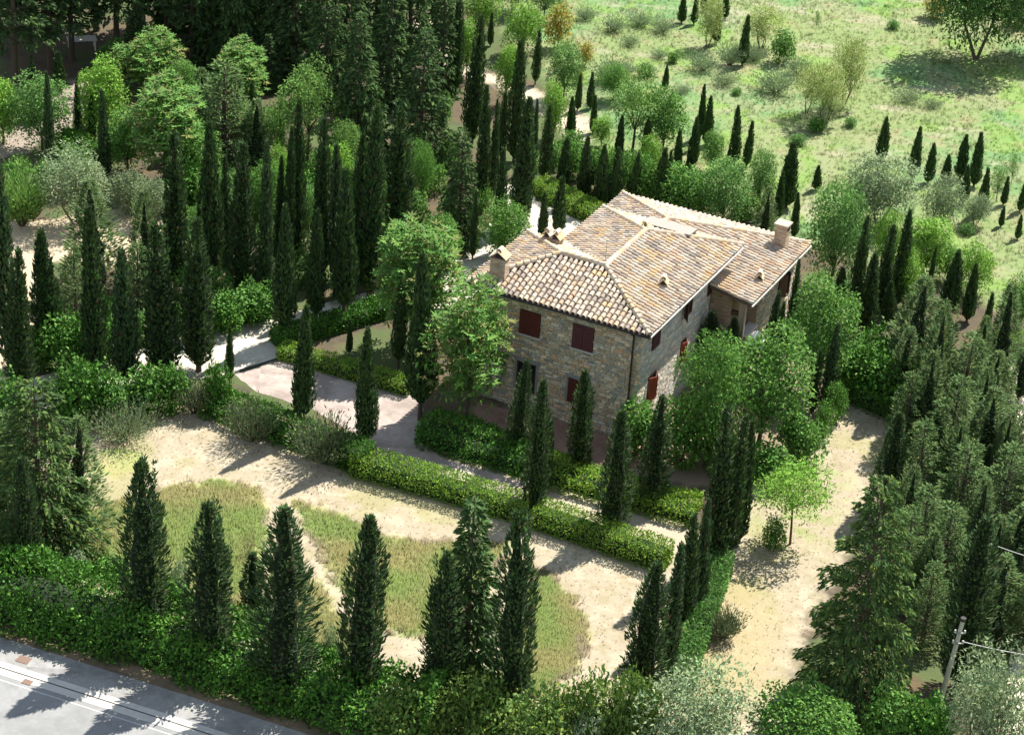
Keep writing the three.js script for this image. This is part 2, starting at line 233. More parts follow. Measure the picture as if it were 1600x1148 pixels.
function groundColor(x, z) {
  const n1 = fbm(x * 0.35 + 9, z * 0.35 + 3, 4), n2 = fbm(x * 1.7 + 50, z * 1.7, 4), n3 = fbm(x * 6 + 3, z * 6 + 90, 3), n4 = h2(Math.floor(x * 19), Math.floor(z * 19));
  const edge = (n2 - 0.5) * 1.1 + (n3 - 0.5) * 0.35, m = (k, w = 0.35) => ss(-w, w, inside(ZONE[k], x, z) + edge);
  let c = [0.095 + 0.08 * (n2 - 0.5), 0.074 + 0.05 * (n2 - 0.5), 0.045];                // needle litter under the trees
  const mix = (b, t) => { for (let k = 0; k < 3; k++) c[k] += (b[k] - c[k]) * t; };
  mix([0.075, 0.12, 0.035], ss(0.45, 0.62, n1) * 0.75);
  const md = m('meadow', 1.2);
  if (md > 0) {
    const w = [0.24 + 0.05 * (n3 - 0.5), 0.32, 0.12], s = fbm(x * 0.16 + 30, z * 0.2 + 8, 4), q = fbm(x * 0.55 + 70, z * 0.6 + 4, 4);
    const blend = (b, t) => { for (let k = 0; k < 3; k++) w[k] += (b[k] - w[k]) * t; };
    blend([0.17, 0.31, 0.115], ss(0.4, 0.64, s)); blend([0.32, 0.34, 0.18], ss(0.46, 0.68, q) * 0.6); blend([0.5, 0.45, 0.34], ss(0.64, 0.76, fbm(x * 0.3 + 5, z * 0.75 + 11, 4)) * 0.4);
    blend([0.22, 0.37, 0.075], ss(0.6, 0.7, fbm(x * 0.4 + 25, z * 0.4 + 61, 3)) * 0.7); blend([0.4, 0.31, 0.19], ss(0.62, 0.76, fbm(x * 0.9 + 15, z * 0.9 + 31, 4)) * 0.35);
    const k = 0.68 + 0.2 * n3; mix(w.map((v) => v * k), md);
  }
  const ln = m('lawn', 0.6);
  if (ln > 0) {
    const k = 0.9 + 0.18 * n3; mix([0.36 * k, 0.308 * k, 0.222 * k], ln); mix([0.45, 0.395, 0.3], ln * ss(0.46, 0.66, n2) * 0.65); mix([0.27, 0.235, 0.13], ln * ss(0.54, 0.7, fbm(x * 2.4 + 11, z * 2.4 + 3, 4)) * 0.45); mix([0.26, 0.26, 0.09], ln * ss(0.56, 0.68, n1) * 0.45);
    for (const z1 of ['tallA', 'tallB', 'tallC', 'tallD', 'tallE']) { const t = m(z1, 0.3) * (0.88 + 0.15 * n2); const u = ss(0.3, 0.7, fbm(x * 0.45 + 7, z * 0.45 + 40, 4)); mix([0.325 - 0.1 * u, 0.315 + 0.005 * u, 0.13 - 0.045 * u], t * 0.92); }
    const gr = m('green', 1.2); mix([0.24, 0.28, 0.1], gr * 0.8 * ss(0.35, 0.6, n2)); mix([0.36, 0.3, 0.15], m('dry', 1) * 0.6);
  }
  mix([0.5 + 0.15 * (n3 - 0.5), 0.41 + 0.12 * (n3 - 0.5), 0.29], m('sand')); mix([0.3, 0.25, 0.21], m('walk')); mix([0.62, 0.55, 0.45], m('gravelR')); mix([0.62, 0.55, 0.46], m('gravelS')); mix([0.5, 0.43, 0.33], m('lane', 0.5));
  mix([0.28, 0.215, 0.155], m('yard') * 0.8); mix([0.42, 0.36, 0.27], m('path'));
  const g = 0.95 + 0.1 * n4; return c.map((v) => cl(v * g));
}
{
  const d = new Uint8Array(TW * TH * 4);
  for (let j = 0; j < TH; j++) for (let i = 0; i < TW; i++) {
    const x = SHEET.x0 + (i + 0.5) / TW * (SHEET.x1 - SHEET.x0), z = SHEET.z1 + (j + 0.5) / TH * (SHEET.z0 - SHEET.z1), c = groundColor(x, z), k = (j * TW + i) * 4;
    d[k] = toS(c[0]); d[k + 1] = toS(c[1]); d[k + 2] = toS(c[2]); d[k + 3] = 255;
  }
  const t = new THREE.DataTexture(d, TW, TH); t.colorSpace = THREE.SRGBColorSpace; t.magFilter = THREE.LinearFilter; t.needsUpdate = true;
  const bt = grainTex.clone(); bt.repeat.set(26, 28); bt.needsUpdate = true;
  const g = new THREE.PlaneGeometry(SHEET.x1 - SHEET.x0, SHEET.z1 - SHEET.z0, 1, 1); g.rotateX(-Math.PI / 2);
  const o = mesh('ground', g, new THREE.MeshStandardMaterial({ map: t, bumpMap: bt, bumpScale: 0.045, roughness: 1 }), scene);
  o.position.set((SHEET.x0 + SHEET.x1) / 2, 0, (SHEET.z0 + SHEET.z1) / 2); o.userData.kind = 'structure';
  const far = noiseTex(512, (i, j) => { const a = fbm(i / 40, j / 40, 5), b = fbm(i / 9 + 50, j / 9, 3); return [toS(0.15 + 0.12 * a * b), toS(0.19 + 0.06 * a), toS(0.06 + 0.03 * b)]; }, true, 220, 220);
  const fg = new THREE.PlaneGeometry(6000, 6000); fg.rotateX(-Math.PI / 2);
  const fo = mesh('terrain', fg, new THREE.MeshStandardMaterial({ map: far, roughness: 1 }), scene); fo.position.y = -0.06; fo.userData.kind = 'structure';
}
// sheets laid on the ground
function sheet(name, pts, y, mat, rough = 0) {
  const P = poly(pts), r = rngOf(P.length * 7 + 3), q = [];
  for (let i = 0; i < P.length; i++) {
    const a = P[i], b = P[(i + 1) % P.length], L = Math.hypot(b[0] - a[0], b[1] - a[1]), n = rough ? Math.max(1, Math.round(L / 0.35)) : 1;
    for (let k = 0; k < n; k++) { const t = k / n, o = k && rough ? (r() - 0.5) * rough : 0; q.push(new THREE.Vector2(a[0] + (b[0] - a[0]) * t + o, -(a[1] + (b[1] - a[1]) * t) + o * 0.6)); }
  }
  const g = new THREE.ShapeGeometry(new THREE.Shape(q)); g.rotateX(-Math.PI / 2);
  const o = mesh(name, g, mat, scene); o.position.y = y; o.userData.kind = 'structure'; o.receiveShadow = true; return o;
}
function speckle(a, b, c, s = 512, sc = 1) { return noiseTex(s, (i, j) => { const n = fbm(i / 70 * sc, j / 70 * sc, 5), n0 = fbm(i / 14 + 40, j / 14, 3), h = h2(i, j), t = cl((n - 0.5) * 1.6 + 0.5 + (n0 - 0.5) * 0.7 + (h - 0.5) * 0.35); return [0, 1, 2].map((k) => toS(a[k] + (b[k] - a[k]) * t + (h > 0.93 ? c : 0))); }, true, 0.16, 0.16); }
const gravelMat = new THREE.MeshStandardMaterial({ map: speckle([0.46, 0.42, 0.355], [0.64, 0.6, 0.52], -0.07), bumpMap: grainTex, bumpScale: 0.02, roughness: 1 });
const paveMat = new THREE.MeshStandardMaterial({ map: speckle([0.28, 0.23, 0.205], [0.47, 0.4, 0.365], -0.06), bumpMap: grainTex, bumpScale: 0.01, roughness: 0.95 });
const roadMat = new THREE.MeshStandardMaterial({ map: speckle([0.215, 0.22, 0.225], [0.29, 0.295, 0.3], 0.03), bumpMap: grainTex, bumpScale: 0.006, roughness: 0.9 });
const shoulderMat = new THREE.MeshStandardMaterial({ map: speckle([0.2, 0.2, 0.2], [0.34, 0.34, 0.335], 0.05), bumpMap: grainTex, bumpScale: 0.008, roughness: 0.95 });
const paleMat = new THREE.MeshStandardMaterial({ map: speckle([0.48, 0.47, 0.44], [0.62, 0.6, 0.57], -0.06), roughness: 0.9 });
const terraMat = new THREE.MeshStandardMaterial({ map: speckle([0.22, 0.13, 0.1], [0.34, 0.22, 0.17], 0.02), roughness: 0.9 });
const darkMat = new THREE.MeshStandardMaterial({ color: new THREE.Color().setRGB(0.05, 0.05, 0.05), roughness: 0.8, metalness: 0.3 });
sheet('gravel_drive', [[-80, 650], [60, 588], [170, 560], [280, 528], [332, 516], [430, 497], [520, 470], [590, 452], [690, 415], [750, 372], [772, 340], [780, 300], [792, 288], [820, 292], [842, 316], [905, 343], [1010, 385], [940, 420], [850, 420], [790, 450], [720, 475], [640, 492], [560, 503], [490, 517], [442, 533], [440, 561], [368, 583], [280, 596], [170, 614], [80, 634], [-80, 690]], 0.004, gravelMat, 0.25);
sheet('paved_yard', [[366, 585], [440, 563], [500, 577], [556, 592], [640, 612], [662, 640], [652, 690], [692, 716], [760, 737], [850, 762], [840, 800], [700, 757], [590, 714], [575, 690], [490, 640], [400, 612]], 0.008, paveMat, 0.12);
sheet('terrace', [[745, 628], [850, 655], [985, 690], [1010, 700], [1000, 730], [960, 738], [860, 712], [740, 672]], 0.006, terraMat, 0.05);
sheet('drain_channel', [[366, 580], [440, 557], [441, 560], [367, 584]], 0.016, darkMat);
// the road in front: line y(x) of the photograph's lower left corner, run on past the frame
{
  const a = G(0, 1043), b = G(330, 1148), d = b.clone().sub(a).setY(0).normalize(), n = V(-d.z, 0, d.x); if (n.z < 0) n.negate();
  const strip = (name, o0, o1, y, mat, over = 60) => {
    const g = new THREE.BufferGeometry(), p = [], uv = [];
    for (let k = 0; k <= 40; k++) { const s = -40 + k * 2.5; for (const o of [o0, o1]) { const bend = Math.pow(Math.max(0, s - 6), 2) * 0.0012, q = a.clone().addScaledVector(d, s).addScaledVector(n, o + bend); p.push(q.x, 0, q.z); uv.push(q.x, q.z); } }
    const ix = []; for (let k = 0; k < 40; k++) ix.push(2 * k, 2 * k + 1, 2 * k + 2, 2 * k + 1, 2 * k + 3, 2 * k + 2);
    g.setAttribute('position', new THREE.Float32BufferAttribute(p, 3)); g.setAttribute('uv', new THREE.Float32BufferAttribute(uv, 2)); g.setIndex(ix); g.computeVertexNormals(); if (g.attributes.normal.getY(0) < 0) { g.setIndex(ix.map((v, k) => ix[k - k % 3 + [0, 2, 1][k % 3]])); g.computeVertexNormals(); }
    const o = mesh(name, g, mat, scene); o.position.y = y; o.userData.kind = 'structure'; o.receiveShadow = true;
  };
  strip('road', 0.03, 14, 0.008, roadMat); strip('pavement', -1.75, -0.02, 0.012, shoulderMat); strip('gutter_strip', 0.02, 0.42, 0.016, paleMat); strip('kerb_joint', -0.03, 0.03, 0.02, darkMat); strip('edge_band', -0.36, -0.03, 0.016, paleMat);
  strip('road_edge_line', 0.66, 0.74, 0.014, new THREE.MeshStandardMaterial({ map: speckle([0.4, 0.4, 0.4], [0.5, 0.5, 0.5], 0), roughness: 0.8 })); strip('verge', -2.6, -1.72, 0.01, new THREE.MeshStandardMaterial({ map: speckle([0.12, 0.09, 0.06], [0.22, 0.17, 0.11], 0), roughness: 1 }));
  const plate = (px, py, w, l, label) => { const p = G(px, py), o = mesh(numbered('drain_cover'), new THREE.BoxGeometry(w, 0.014, l), new THREE.MeshStandardMaterial({ color: new THREE.Color().setRGB(0.2, 0.13, 0.1), bumpMap: grainTex, bumpScale: 0.006, roughness: 0.8 }), scene); o.position.set(p.x, 0.022, p.z); o.rotation.y = -Math.atan2(d.z, d.x); tag(o, label, 'drain cover'); };
  plate(36, 1031, 0.55, 0.42, 'rusty rectangular drain cover set in the shaded pavement by the roadside hedge'); plate(42, 1066, 0.4, 0.3, 'small rusty drain grate in the pale gutter strip of the road');
}

// ---------------------------------------------------------------- the farmhouse
const house = new THREE.Group(); house.name = 'farmhouse'; house.position.set(6.29, 0, -95.02); house.rotation.y = -THREE.MathUtils.degToRad(25.6); scene.add(house);
tag(house, 'two-storey stone farmhouse with pale terracotta hip roofs and dark red shutters amid the cypresses', 'house');
const HR = rngOf(77), TILE = [[0.499, 0.403, 0.307], [0.557, 0.461, 0.355], [0.461, 0.384, 0.307], [0.403, 0.346, 0.288], [0.595, 0.499, 0.394], [0.48, 0.346, 0.24], [0.317, 0.269, 0.23], [0.547, 0.48, 0.394], [0.509, 0.422, 0.346]], LICH = [[0.54, 0.4, 0.24], [0.53, 0.42, 0.28]];
const tileMats = [...TILE, ...LICH].map((c) => new THREE.MeshStandardMaterial({ color: new THREE.Color().setRGB(...c), roughness: 0.92, bumpMap: grainTex, bumpScale: 0.006, side: THREE.DoubleSide }));
function coppo(L, r0, r1, seed) {                                // one barrel tile, wide end at +z (down the slope), with a lip
  const r = rngOf(seed), p = [], ix = [], S = 6, ring = (z, rr, th) => { for (let s = 0; s <= S; s++) { const a = Math.PI * s / S; p.push(Math.cos(a) * (rr - th), Math.sin(a) * (rr - th) * 1.2 + (r() - 0.5) * 0.004, z); } };
  ring(-L / 2, r1, 0); ring(L / 2, r0, 0); ring(L / 2, r0, 0.022); ring(-L / 2, r1, 0.02);
  for (let k = 0; k < 3; k++) for (let s = 0; s < S; s++) { const a = k * (S + 1) + s, b = a + S + 1; ix.push(a, b, a + 1, b, b + 1, a + 1); }
  const uv = []; for (let k = 0; k < p.length / 3; k++) uv.push(p[3 * k] * 3 + seed * 0.3, p[3 * k + 2] * 3);
  const g = new THREE.BufferGeometry(); g.setAttribute('position', new THREE.Float32BufferAttribute(p, 3)); g.setAttribute('uv', new THREE.Float32BufferAttribute(uv, 2)); g.setIndex(ix); const q = g.toNonIndexed(); q.computeVertexNormals(); return q;
}
const coppi = [1, 2, 3].map((s) => coppo(0.44, 0.112, 0.088, s)), ridgeCoppi = [4, 5, 6].map((s) => coppo(0.46, 0.145, 0.115, s));
function tone(x, z, bias = 0) { const l = fbm(x * 1.1 + 40, z * 1.1 + 7, 3); if (l + bias > 0.61 && HR() < 0.55) return 9 + Math.floor(HR() * 2); return Math.floor(HR() * 9); }
const H0 = 6.25, HT = 7.37, K = { A: V(0, H0, 0), L: V(-9.7, H0, 0), B: V(-9.7, H0, -6.5), W: V(-7.75, H0, -6.5), Z: V(-7.75, H0, -11.3), C: V(0, H0, -11.3), P1: V(-6.3, HT, -3.25), P2: V(-3.91, HT, -3.25), Q: V(-3.91, HT, -7.9), T: V(-9, 4.63, -16.7), D: V(1.81, 4.63, -16.7), E: V(1.81, 4.63, -8.56), R: V(-4.75, 5.83, -12.75), R1: V(-4.75, 5.83, -10.9), S1: V(-9, 4.63, -10.9), J: V(-0.45, 5.045, -8.56), J1: V(-0.45, 5.045, -10.9) };
const slabMat = new THREE.MeshStandardMaterial({ color: new THREE.Color().setRGB(0.13, 0.09, 0.065), roughness: 0.95 });
function slope(name, pts, bias, single) {
  const n = pts[1].clone().sub(pts[0]).cross(pts[2].clone().sub(pts[0])).normalize(); if (n.y < 0) n.negate();
  const d = V(0, -1, 0).addScaledVector(n, n.y).normalize(), e = d.clone().cross(n).negate(), o = pts[0];
  const P = pts.map((p) => { const q = p.clone().sub(o); return [q.dot(e), q.dot(d)]; }), us = P.map((p) => p[0]), vs = P.map((p) => p[1]), v1 = Math.max(...vs), v0 = Math.min(...vs), u0 = Math.min(...us), u1 = Math.max(...us);
  // deck under the tiles
  const g = new THREE.BufferGeometry(), pos = [], ix = [], m = pts.length, dn = V(0, -0.11, 0), ccw = e.clone().cross(d).dot(n) > 0;
  const ar = P.reduce((s, p, k) => { const q = P[(k + 1) % m]; return s + p[0] * q[1] - q[0] * p[1]; }, 0) > 0 === ccw;
  const ord = ar ? pts : [...pts].reverse();
  ord.forEach((p) => pos.push(...p.clone().addScaledVector(n, -0.015).toArray())); ord.forEach((p) => pos.push(...p.clone().add(dn).toArray()));
  const tri = THREE.ShapeUtils.triangulateShape(ord.map((p) => { const q = p.clone().sub(o); return new THREE.Vector2(q.dot(e), ccw ? q.dot(d) : -q.dot(d)); }), []);
  for (const [a, b, c] of tri) ix.push(a, b, c, a + m, c + m, b + m);
  for (let k = 0; k < m; k++) { const k2 = (k + 1) % m; ix.push(k, k + m, k2, k + m, k2 + m, k2); }
  g.setAttribute('position', new THREE.Float32BufferAttribute(pos, 3)); g.setIndex(ix); const gg = g.toNonIndexed(); gg.computeVertexNormals();
  const deck = mesh(name, gg, slabMat, house), heap = new Heap(), B = new THREE.Matrix4(), st = 0.28, ex = 0.34; let count = 0;
  const inn = (u, v) => { let c = false; for (let i = 0, j = m - 1; i < m; j = i++) { const [a, b] = P[i], [a2, b2] = P[j]; if ((b > v) !== (b2 > v) && u < (a2 - a) * (v - b) / (b2 - b) + a) c = !c; } return c; };
  for (let u = u0 + st / 2; u < u1; u += st) for (let k = 0, sl = (HR() - 0.5) * 0.2; ; k++) {
    const v = v1 - 0.15 - k * ex + (k ? sl : 0); if (v < v0) break; if (!inn(u, Math.min(v, v1 - 0.02))) continue;
    const c = o.clone().addScaledVector(e, u + (HR() - 0.5) * 0.025).addScaledVector(d, v + (HR() - 0.5) * 0.03).addScaledVector(n, 0.035 + HR() * 0.016), tilt = 0.055 + (HR() - 0.5) * 0.03, yaw = (HR() - 0.5) * 0.07;
    const zd = d.clone().addScaledVector(n, tilt).addScaledVector(e, yaw).normalize(), xe = n.clone().cross(zd).normalize(), yn = zd.clone().cross(xe); B.makeBasis(xe, yn, zd).setPosition(c);
    const w = tone(c.x, c.z, bias), gi = coppi[Math.floor(HR() * 3)];
    if (single && count < single) { const t = mesh(numbered('roof_tile'), gi, tileMats[w], deck); t.applyMatrix4(B); count++; } else heap.add(gi, B, jit(HR, [...TILE, ...LICH][w], 0.14));
  }
  if (heap.i.length) { const f = mesh('tile_field', heap.geo(), new THREE.MeshStandardMaterial({ vertexColors: true, roughness: 0.92, side: THREE.DoubleSide }), deck); f.userData.kind = 'stuff'; }
  return deck;
}
const front = slope('roof_slope', [K.L, K.A, K.P2, K.P1], -0.06, 290);
const deckR = slope('roof_slope', [K.A, K.C, K.Q, K.P2], 0.02), deckL = slope('roof_slope', [K.B, K.L, K.P1], 0.04), deckM = slope('roof_slope', [K.Z, K.W, K.P2, K.Q], 0.05);
slope('roof_slope', [K.W, K.B, K.P1, K.P2], 0); slope('roof_slope', [K.C, K.Z, K.Q], 0);
const deckS = slope('roof_slope', [K.R1, K.R, K.D, K.E, K.J, K.J1], -0.1); slope('roof_slope', [K.S1, K.T, K.R, K.R1], -0.05); slope('roof_slope', [K.T, K.D, K.R], -0.1);
function ridge(a, b, deck) {
  const d = b.clone().sub(a), L = d.length(), n = Math.round(L / 0.36); d.normalize(); const B = new THREE.Matrix4();
  for (let k = 0; k < n; k++) {
    const c = a.clone().addScaledVector(d, (k + 0.5) * L / n); c.y += 0.075 + HR() * 0.015; c.x += (HR() - 0.5) * 0.03;
    const z = d.clone().add(V((HR() - 0.5) * 0.06, 0.07, (HR() - 0.5) * 0.06)).normalize(), x = V(0, 1, 0).cross(z).normalize(), y = z.clone().cross(x); B.makeBasis(x, y, z).setPosition(c);
    const t = mesh(numbered('ridge_tile'), ridgeCoppi[k % 3], tileMats[HR() < 0.3 ? 9 + k % 2 : [1, 4, 7, 8, 0, 2][Math.floor(HR() * 6)]], deck); t.applyMatrix4(B);
  }
}
ridge(K.P1, K.L, front); ridge(K.P2, K.A, front); ridge(K.P1, K.P2, front); ridge(K.P1, K.B, deckL); ridge(K.P2, K.Q, deckR); ridge(K.Q, K.C, deckR); ridge(K.Q, K.Z, deckM); ridge(K.R, K.T, deckS); ridge(K.R, K.D, deckS); ridge(K.R1, K.R, deckS);

// walls: a mortar core with every stone standing proud of it
const mortarMat = new THREE.MeshStandardMaterial({ color: new THREE.Color().setRGB(0.4, 0.35, 0.27), roughness: 1, bumpMap: grainTex, bumpScale: 0.02 });
function wallBox(name, x0, x1, y0, y1, z0, z1, mat = mortarMat) { const o = mesh(name, new THREE.BoxGeometry(x1 - x0, y1 - y0, z1 - z0), mat, house); o.position.set((x0 + x1) / 2, (y0 + y1) / 2, (z0 + z1) / 2); return o; }
const wingWall = wallBox('wall', -9.2, -0.56, -0.3, 6.22, -6.0, -0.56), mainWall = wallBox('wall', -7.25, -0.565, -0.3, 6.2, -10.8, -6.0), backWall = wallBox('wall', -8.5, -0.6, -0.3, 4.68, -16.2, -10.8);
const brickMat = new THREE.MeshStandardMaterial({ color: new THREE.Color().setRGB(0.4, 0.29, 0.2), roughness: 1, bumpMap: grainTex, bumpScale: 0.02 });
const STONE = [[0.568, 0.469, 0.326], [0.676, 0.579, 0.425], [0.446, 0.4, 0.312], [0.513, 0.427, 0.284], [0.744, 0.648, 0.496], [0.393, 0.385, 0.341], [0.609, 0.441, 0.284], [0.649, 0.565, 0.439], [0.541, 0.495, 0.396]];
const stoneMats = STONE.map((c) => new THREE.MeshStandardMaterial({ color: new THREE.Color().setRGB(...c), roughness: 0.96, bumpMap: grainTex, bumpScale: 0.012 }));
function pillow(w, h, t, r) {                                     // a rough-hewn block: inset front, uneven corners
  const k = Math.min(w, h) * 0.16, J = () => (r() - 0.5) * Math.min(w, h) * 0.16, c = [[-1, -1], [1, -1], [1, 1], [-1, 1]], p = [], ix = [0, 1, 5, 0, 5, 4, 1, 2, 6, 1, 6, 5, 2, 3, 7, 2, 7, 6, 3, 0, 4, 3, 4, 7, 4, 5, 6, 4, 6, 7];
  for (const [a, b] of c) p.push(a * w / 2 + J() * 0.5, b * h / 2 + J() * 0.5, 0); for (const [a, b] of c) p.push(a * (w / 2 - k) + J(), b * (h / 2 - k) + J(), t * (0.7 + 0.5 * r()));
  const g = new THREE.BufferGeometry(); g.setAttribute('position', new THREE.Float32BufferAttribute(p, 3)); g.setAttribute('uv', new THREE.Float32BufferAttribute(p.filter((v, i) => i % 3 < 2).map((v) => v * 2 + r() * 0.01), 2)); g.setIndex(ix); const q = g.toNonIndexed(); q.computeVertexNormals(); return q;
}
// run(u along the wall, y up): the frame B carries wall coordinates to the house
function masonry(wall, B, u0, u1, y0, y1, holes, seed, o = {}) {
  const { big = 0.4, hmin = 0.1, hmax = 0.19, wmin = 0.16, wmax = 0.5, t = 0.06, cols = STONE, mats = stoneMats, singles = 130 } = o, r = rngOf(seed), heap = new Heap(), m = new THREE.Matrix4(); let made = 0;
  for (let y = y0; y < y1;) {
    let h = hmin + (hmax - hmin) * r(); if (y + h > y1) h = y1 - y; if (h < 0.05) break;
    for (let u = u0 - r() * 0.2; u < u1;) {
      let w = wmin + (wmax - wmin) * Math.pow(r(), 1.6); const a = Math.max(u0, u), b = Math.min(u1, u + w); u += w; if (b - a < 0.06) continue;
      let a2 = a, b2 = b, cut = false; for (const [h0, h1, k0, k1] of holes) if (y < k1 && y + h > k0 && a < h1 && b > h0) { if (a < h0) b2 = Math.min(b2, h0); else if (b > h1) a2 = Math.max(a2, h1); else cut = true; } if (cut || b2 - a2 < 0.05) continue;
      const sp = h > 0.13 && r() < 0.25 ? 2 : 1;
      for (let q = 0; q < sp; q++) {
        const hh = h / sp, g = pillow(b2 - a2 - 0.02, hh - 0.018, t, r), ci = Math.floor(r() * cols.length); m.makeTranslation((a2 + b2) / 2 + (r() - 0.5) * 0.01, y + hh * (q + 0.5), 0).premultiply(B);
        if (sp === 1 && b2 - a2 > big && made < singles) { const s = mesh(numbered('stone'), g, mats[ci], wall); s.applyMatrix4(new THREE.Matrix4().copy(wall.matrix).invert().multiply(m)); made++; } else heap.add(g, m, jit(r, cols[ci], 0.2));
      }
    }
    y += h;
  }
  const s = mesh('stonework', heap.geo(), M.vc, wall); wall.updateMatrix(); s.applyMatrix4(new THREE.Matrix4().copy(wall.matrix).invert()); s.userData.kind = 'stuff';
}
for (const w of [wingWall, mainWall, backWall]) w.updateMatrix();
const basis = (x, z, ux, uz) => new THREE.Matrix4().makeBasis(V(ux, 0, uz), V(0, 1, 0), V(-uz, 0, ux)).setPosition(x, 0, z);
const openF = [[-6.98, -5.86, 4.13, 5.42], [-4.14, -3.02, 4.2, 5.48], [-7.02, -5.84, 1.0, 2.62], [-4.2, -3.1, 1.2, 2.52]].map(([a, b, c, d]) => [a + 0.01, b - 0.01, c, d]);
masonry(wingWall, basis(0, -0.56, 1, 0), -9.2, -0.5, 0, 6.2, openF, 5);
// the wall on the right, u runs away from the viewer
const openR = [[1.75, 2.6, 4.5, 5.6], [1.75, 2.65, 1.75, 3.0], [5.6, 6.25, 2.0, 3.15], [5.65, 6.55, 4.5, 5.55], [9.2, 9.75, 3.15, 3.95], [8.5, 9.05, 4.45, 5.1], [5.35, 5.55, 4.9, 5.15]];
const PALE = [[0.605, 0.562, 0.486], [0.67, 0.616, 0.529], [0.54, 0.518, 0.464], [0.626, 0.551, 0.454], [0.497, 0.486, 0.454], [0.691, 0.648, 0.572]], paleMats = PALE.map((c) => new THREE.MeshStandardMaterial({ color: new THREE.Color().setRGB(...c), roughness: 0.96, bumpMap: grainTex, bumpScale: 0.012 }));
masonry(wingWall, basis(-0.56, 0, 0, -1), 0.5, 6.0, 0, 6.15, openR, 8, { singles: 60, t: 0.04, cols: PALE, mats: paleMats }); masonry(mainWall, basis(-0.565, 0, 0, -1), 6.0, 10.8, 0, 6.1, openR, 9, { singles: 40, t: 0.04, cols: PALE, mats: paleMats });
// porch block at the right end
const porch = wallBox('wall', -0.5, 0.62, -0.3, 4.84, -16.2, -9.02, brickMat), BRICK = [[0.46, 0.32, 0.21], [0.4, 0.26, 0.17], [0.5, 0.37, 0.26], [0.36, 0.25, 0.17], [0.48, 0.4, 0.3]]; porch.updateMatrix();
masonry(porch, basis(0, -9.02, 1, 0), -0.5, 0.62, 0, 4.8, [], 12, { hmin: 0.075, hmax: 0.085, wmin: 0.24, wmax: 0.3, t: 0.025, cols: BRICK, big: 9 });
const backPorch = wallBox('wall', 0.62, 1.33, -0.3, 4.66, -16.2, -10.9, brickMat); backPorch.updateMatrix();
masonry(backPorch, basis(1.33, 0, 0, -1), 10.9, 16.2, 0, 4.64, [[13.7, 14.6, 2.7, 4.0]], 13, { singles: 20 });
wallBox('pillar', 1.06, 1.36, -0.3, 4.5, -9.32, -9.02, new THREE.MeshStandardMaterial({ color: new THREE.Color().setRGB(0.5, 0.41, 0.3), roughness: 1, bumpMap: grainTex, bumpScale: 0.01 }));
const woodMat = new THREE.MeshStandardMaterial({ color: new THREE.Color().setRGB(0.1, 0.065, 0.045), roughness: 0.8 });
wallBox('beam', 0.6, 1.4, 3.55, 3.75, -9.3, -9.06, woodMat); wallBox('beam', 1.12, 1.36, 4.5, 4.66, -10.95, -9.0, woodMat); wallBox('parapet', 1.08, 1.4, -0.3, 2.35, -10.9, -9.34, brickMat); wallBox('ledge', 1.0, 1.52, 2.35, 2.43, -10.9, -9.3, paleMat);
// windows: a dark recess, stone lintel and sill, boarded shutters
const RED = new THREE.Color().setRGB(0.11, 0.022, 0.016), PLUM = new THREE.Color().setRGB(0.105, 0.03, 0.042), BRIGHT = new THREE.Color().setRGB(0.3, 0.05, 0.025);
const glassMat = new THREE.MeshPhysicalMaterial({ color: new THREE.Color().setRGB(0.02, 0.025, 0.03), roughness: 0.08, specularIntensity: 1 }), greyStone = new THREE.MeshStandardMaterial({ color: new THREE.Color().setRGB(0.27, 0.28, 0.27), roughness: 0.95, bumpMap: grainTex, bumpScale: 0.01 });
function leafShutter(w, h, col) { const f = new Heap(), n = 4; for (let k = 0; k < n; k++) { const b = new THREE.BoxGeometry(w / n - 0.012, h, 0.035); f.add(b, new THREE.Matrix4().makeTranslation(-w / 2 + (k + 0.5) * w / n, 0, 0), [1, 1, 1]); } for (const y of [-0.36, 0.36]) f.add(new THREE.BoxGeometry(w * 0.94, 0.07, 0.02), new THREE.Matrix4().makeTranslation(0, y * h, 0.025), [1, 1, 1]); for (let k = 0; k < 11; k++) f.add(new THREE.BoxGeometry(w * 0.8, 0.035, 0.014), new THREE.Matrix4().makeTranslation(0, (k - 5) * h * 0.082, 0.021), [0.82, 0.82, 0.82]); const g = f.geo().toNonIndexed(); g.computeVertexNormals(); return [g, new THREE.MeshStandardMaterial({ color: col, roughness: 0.6, vertexColors: true })]; }
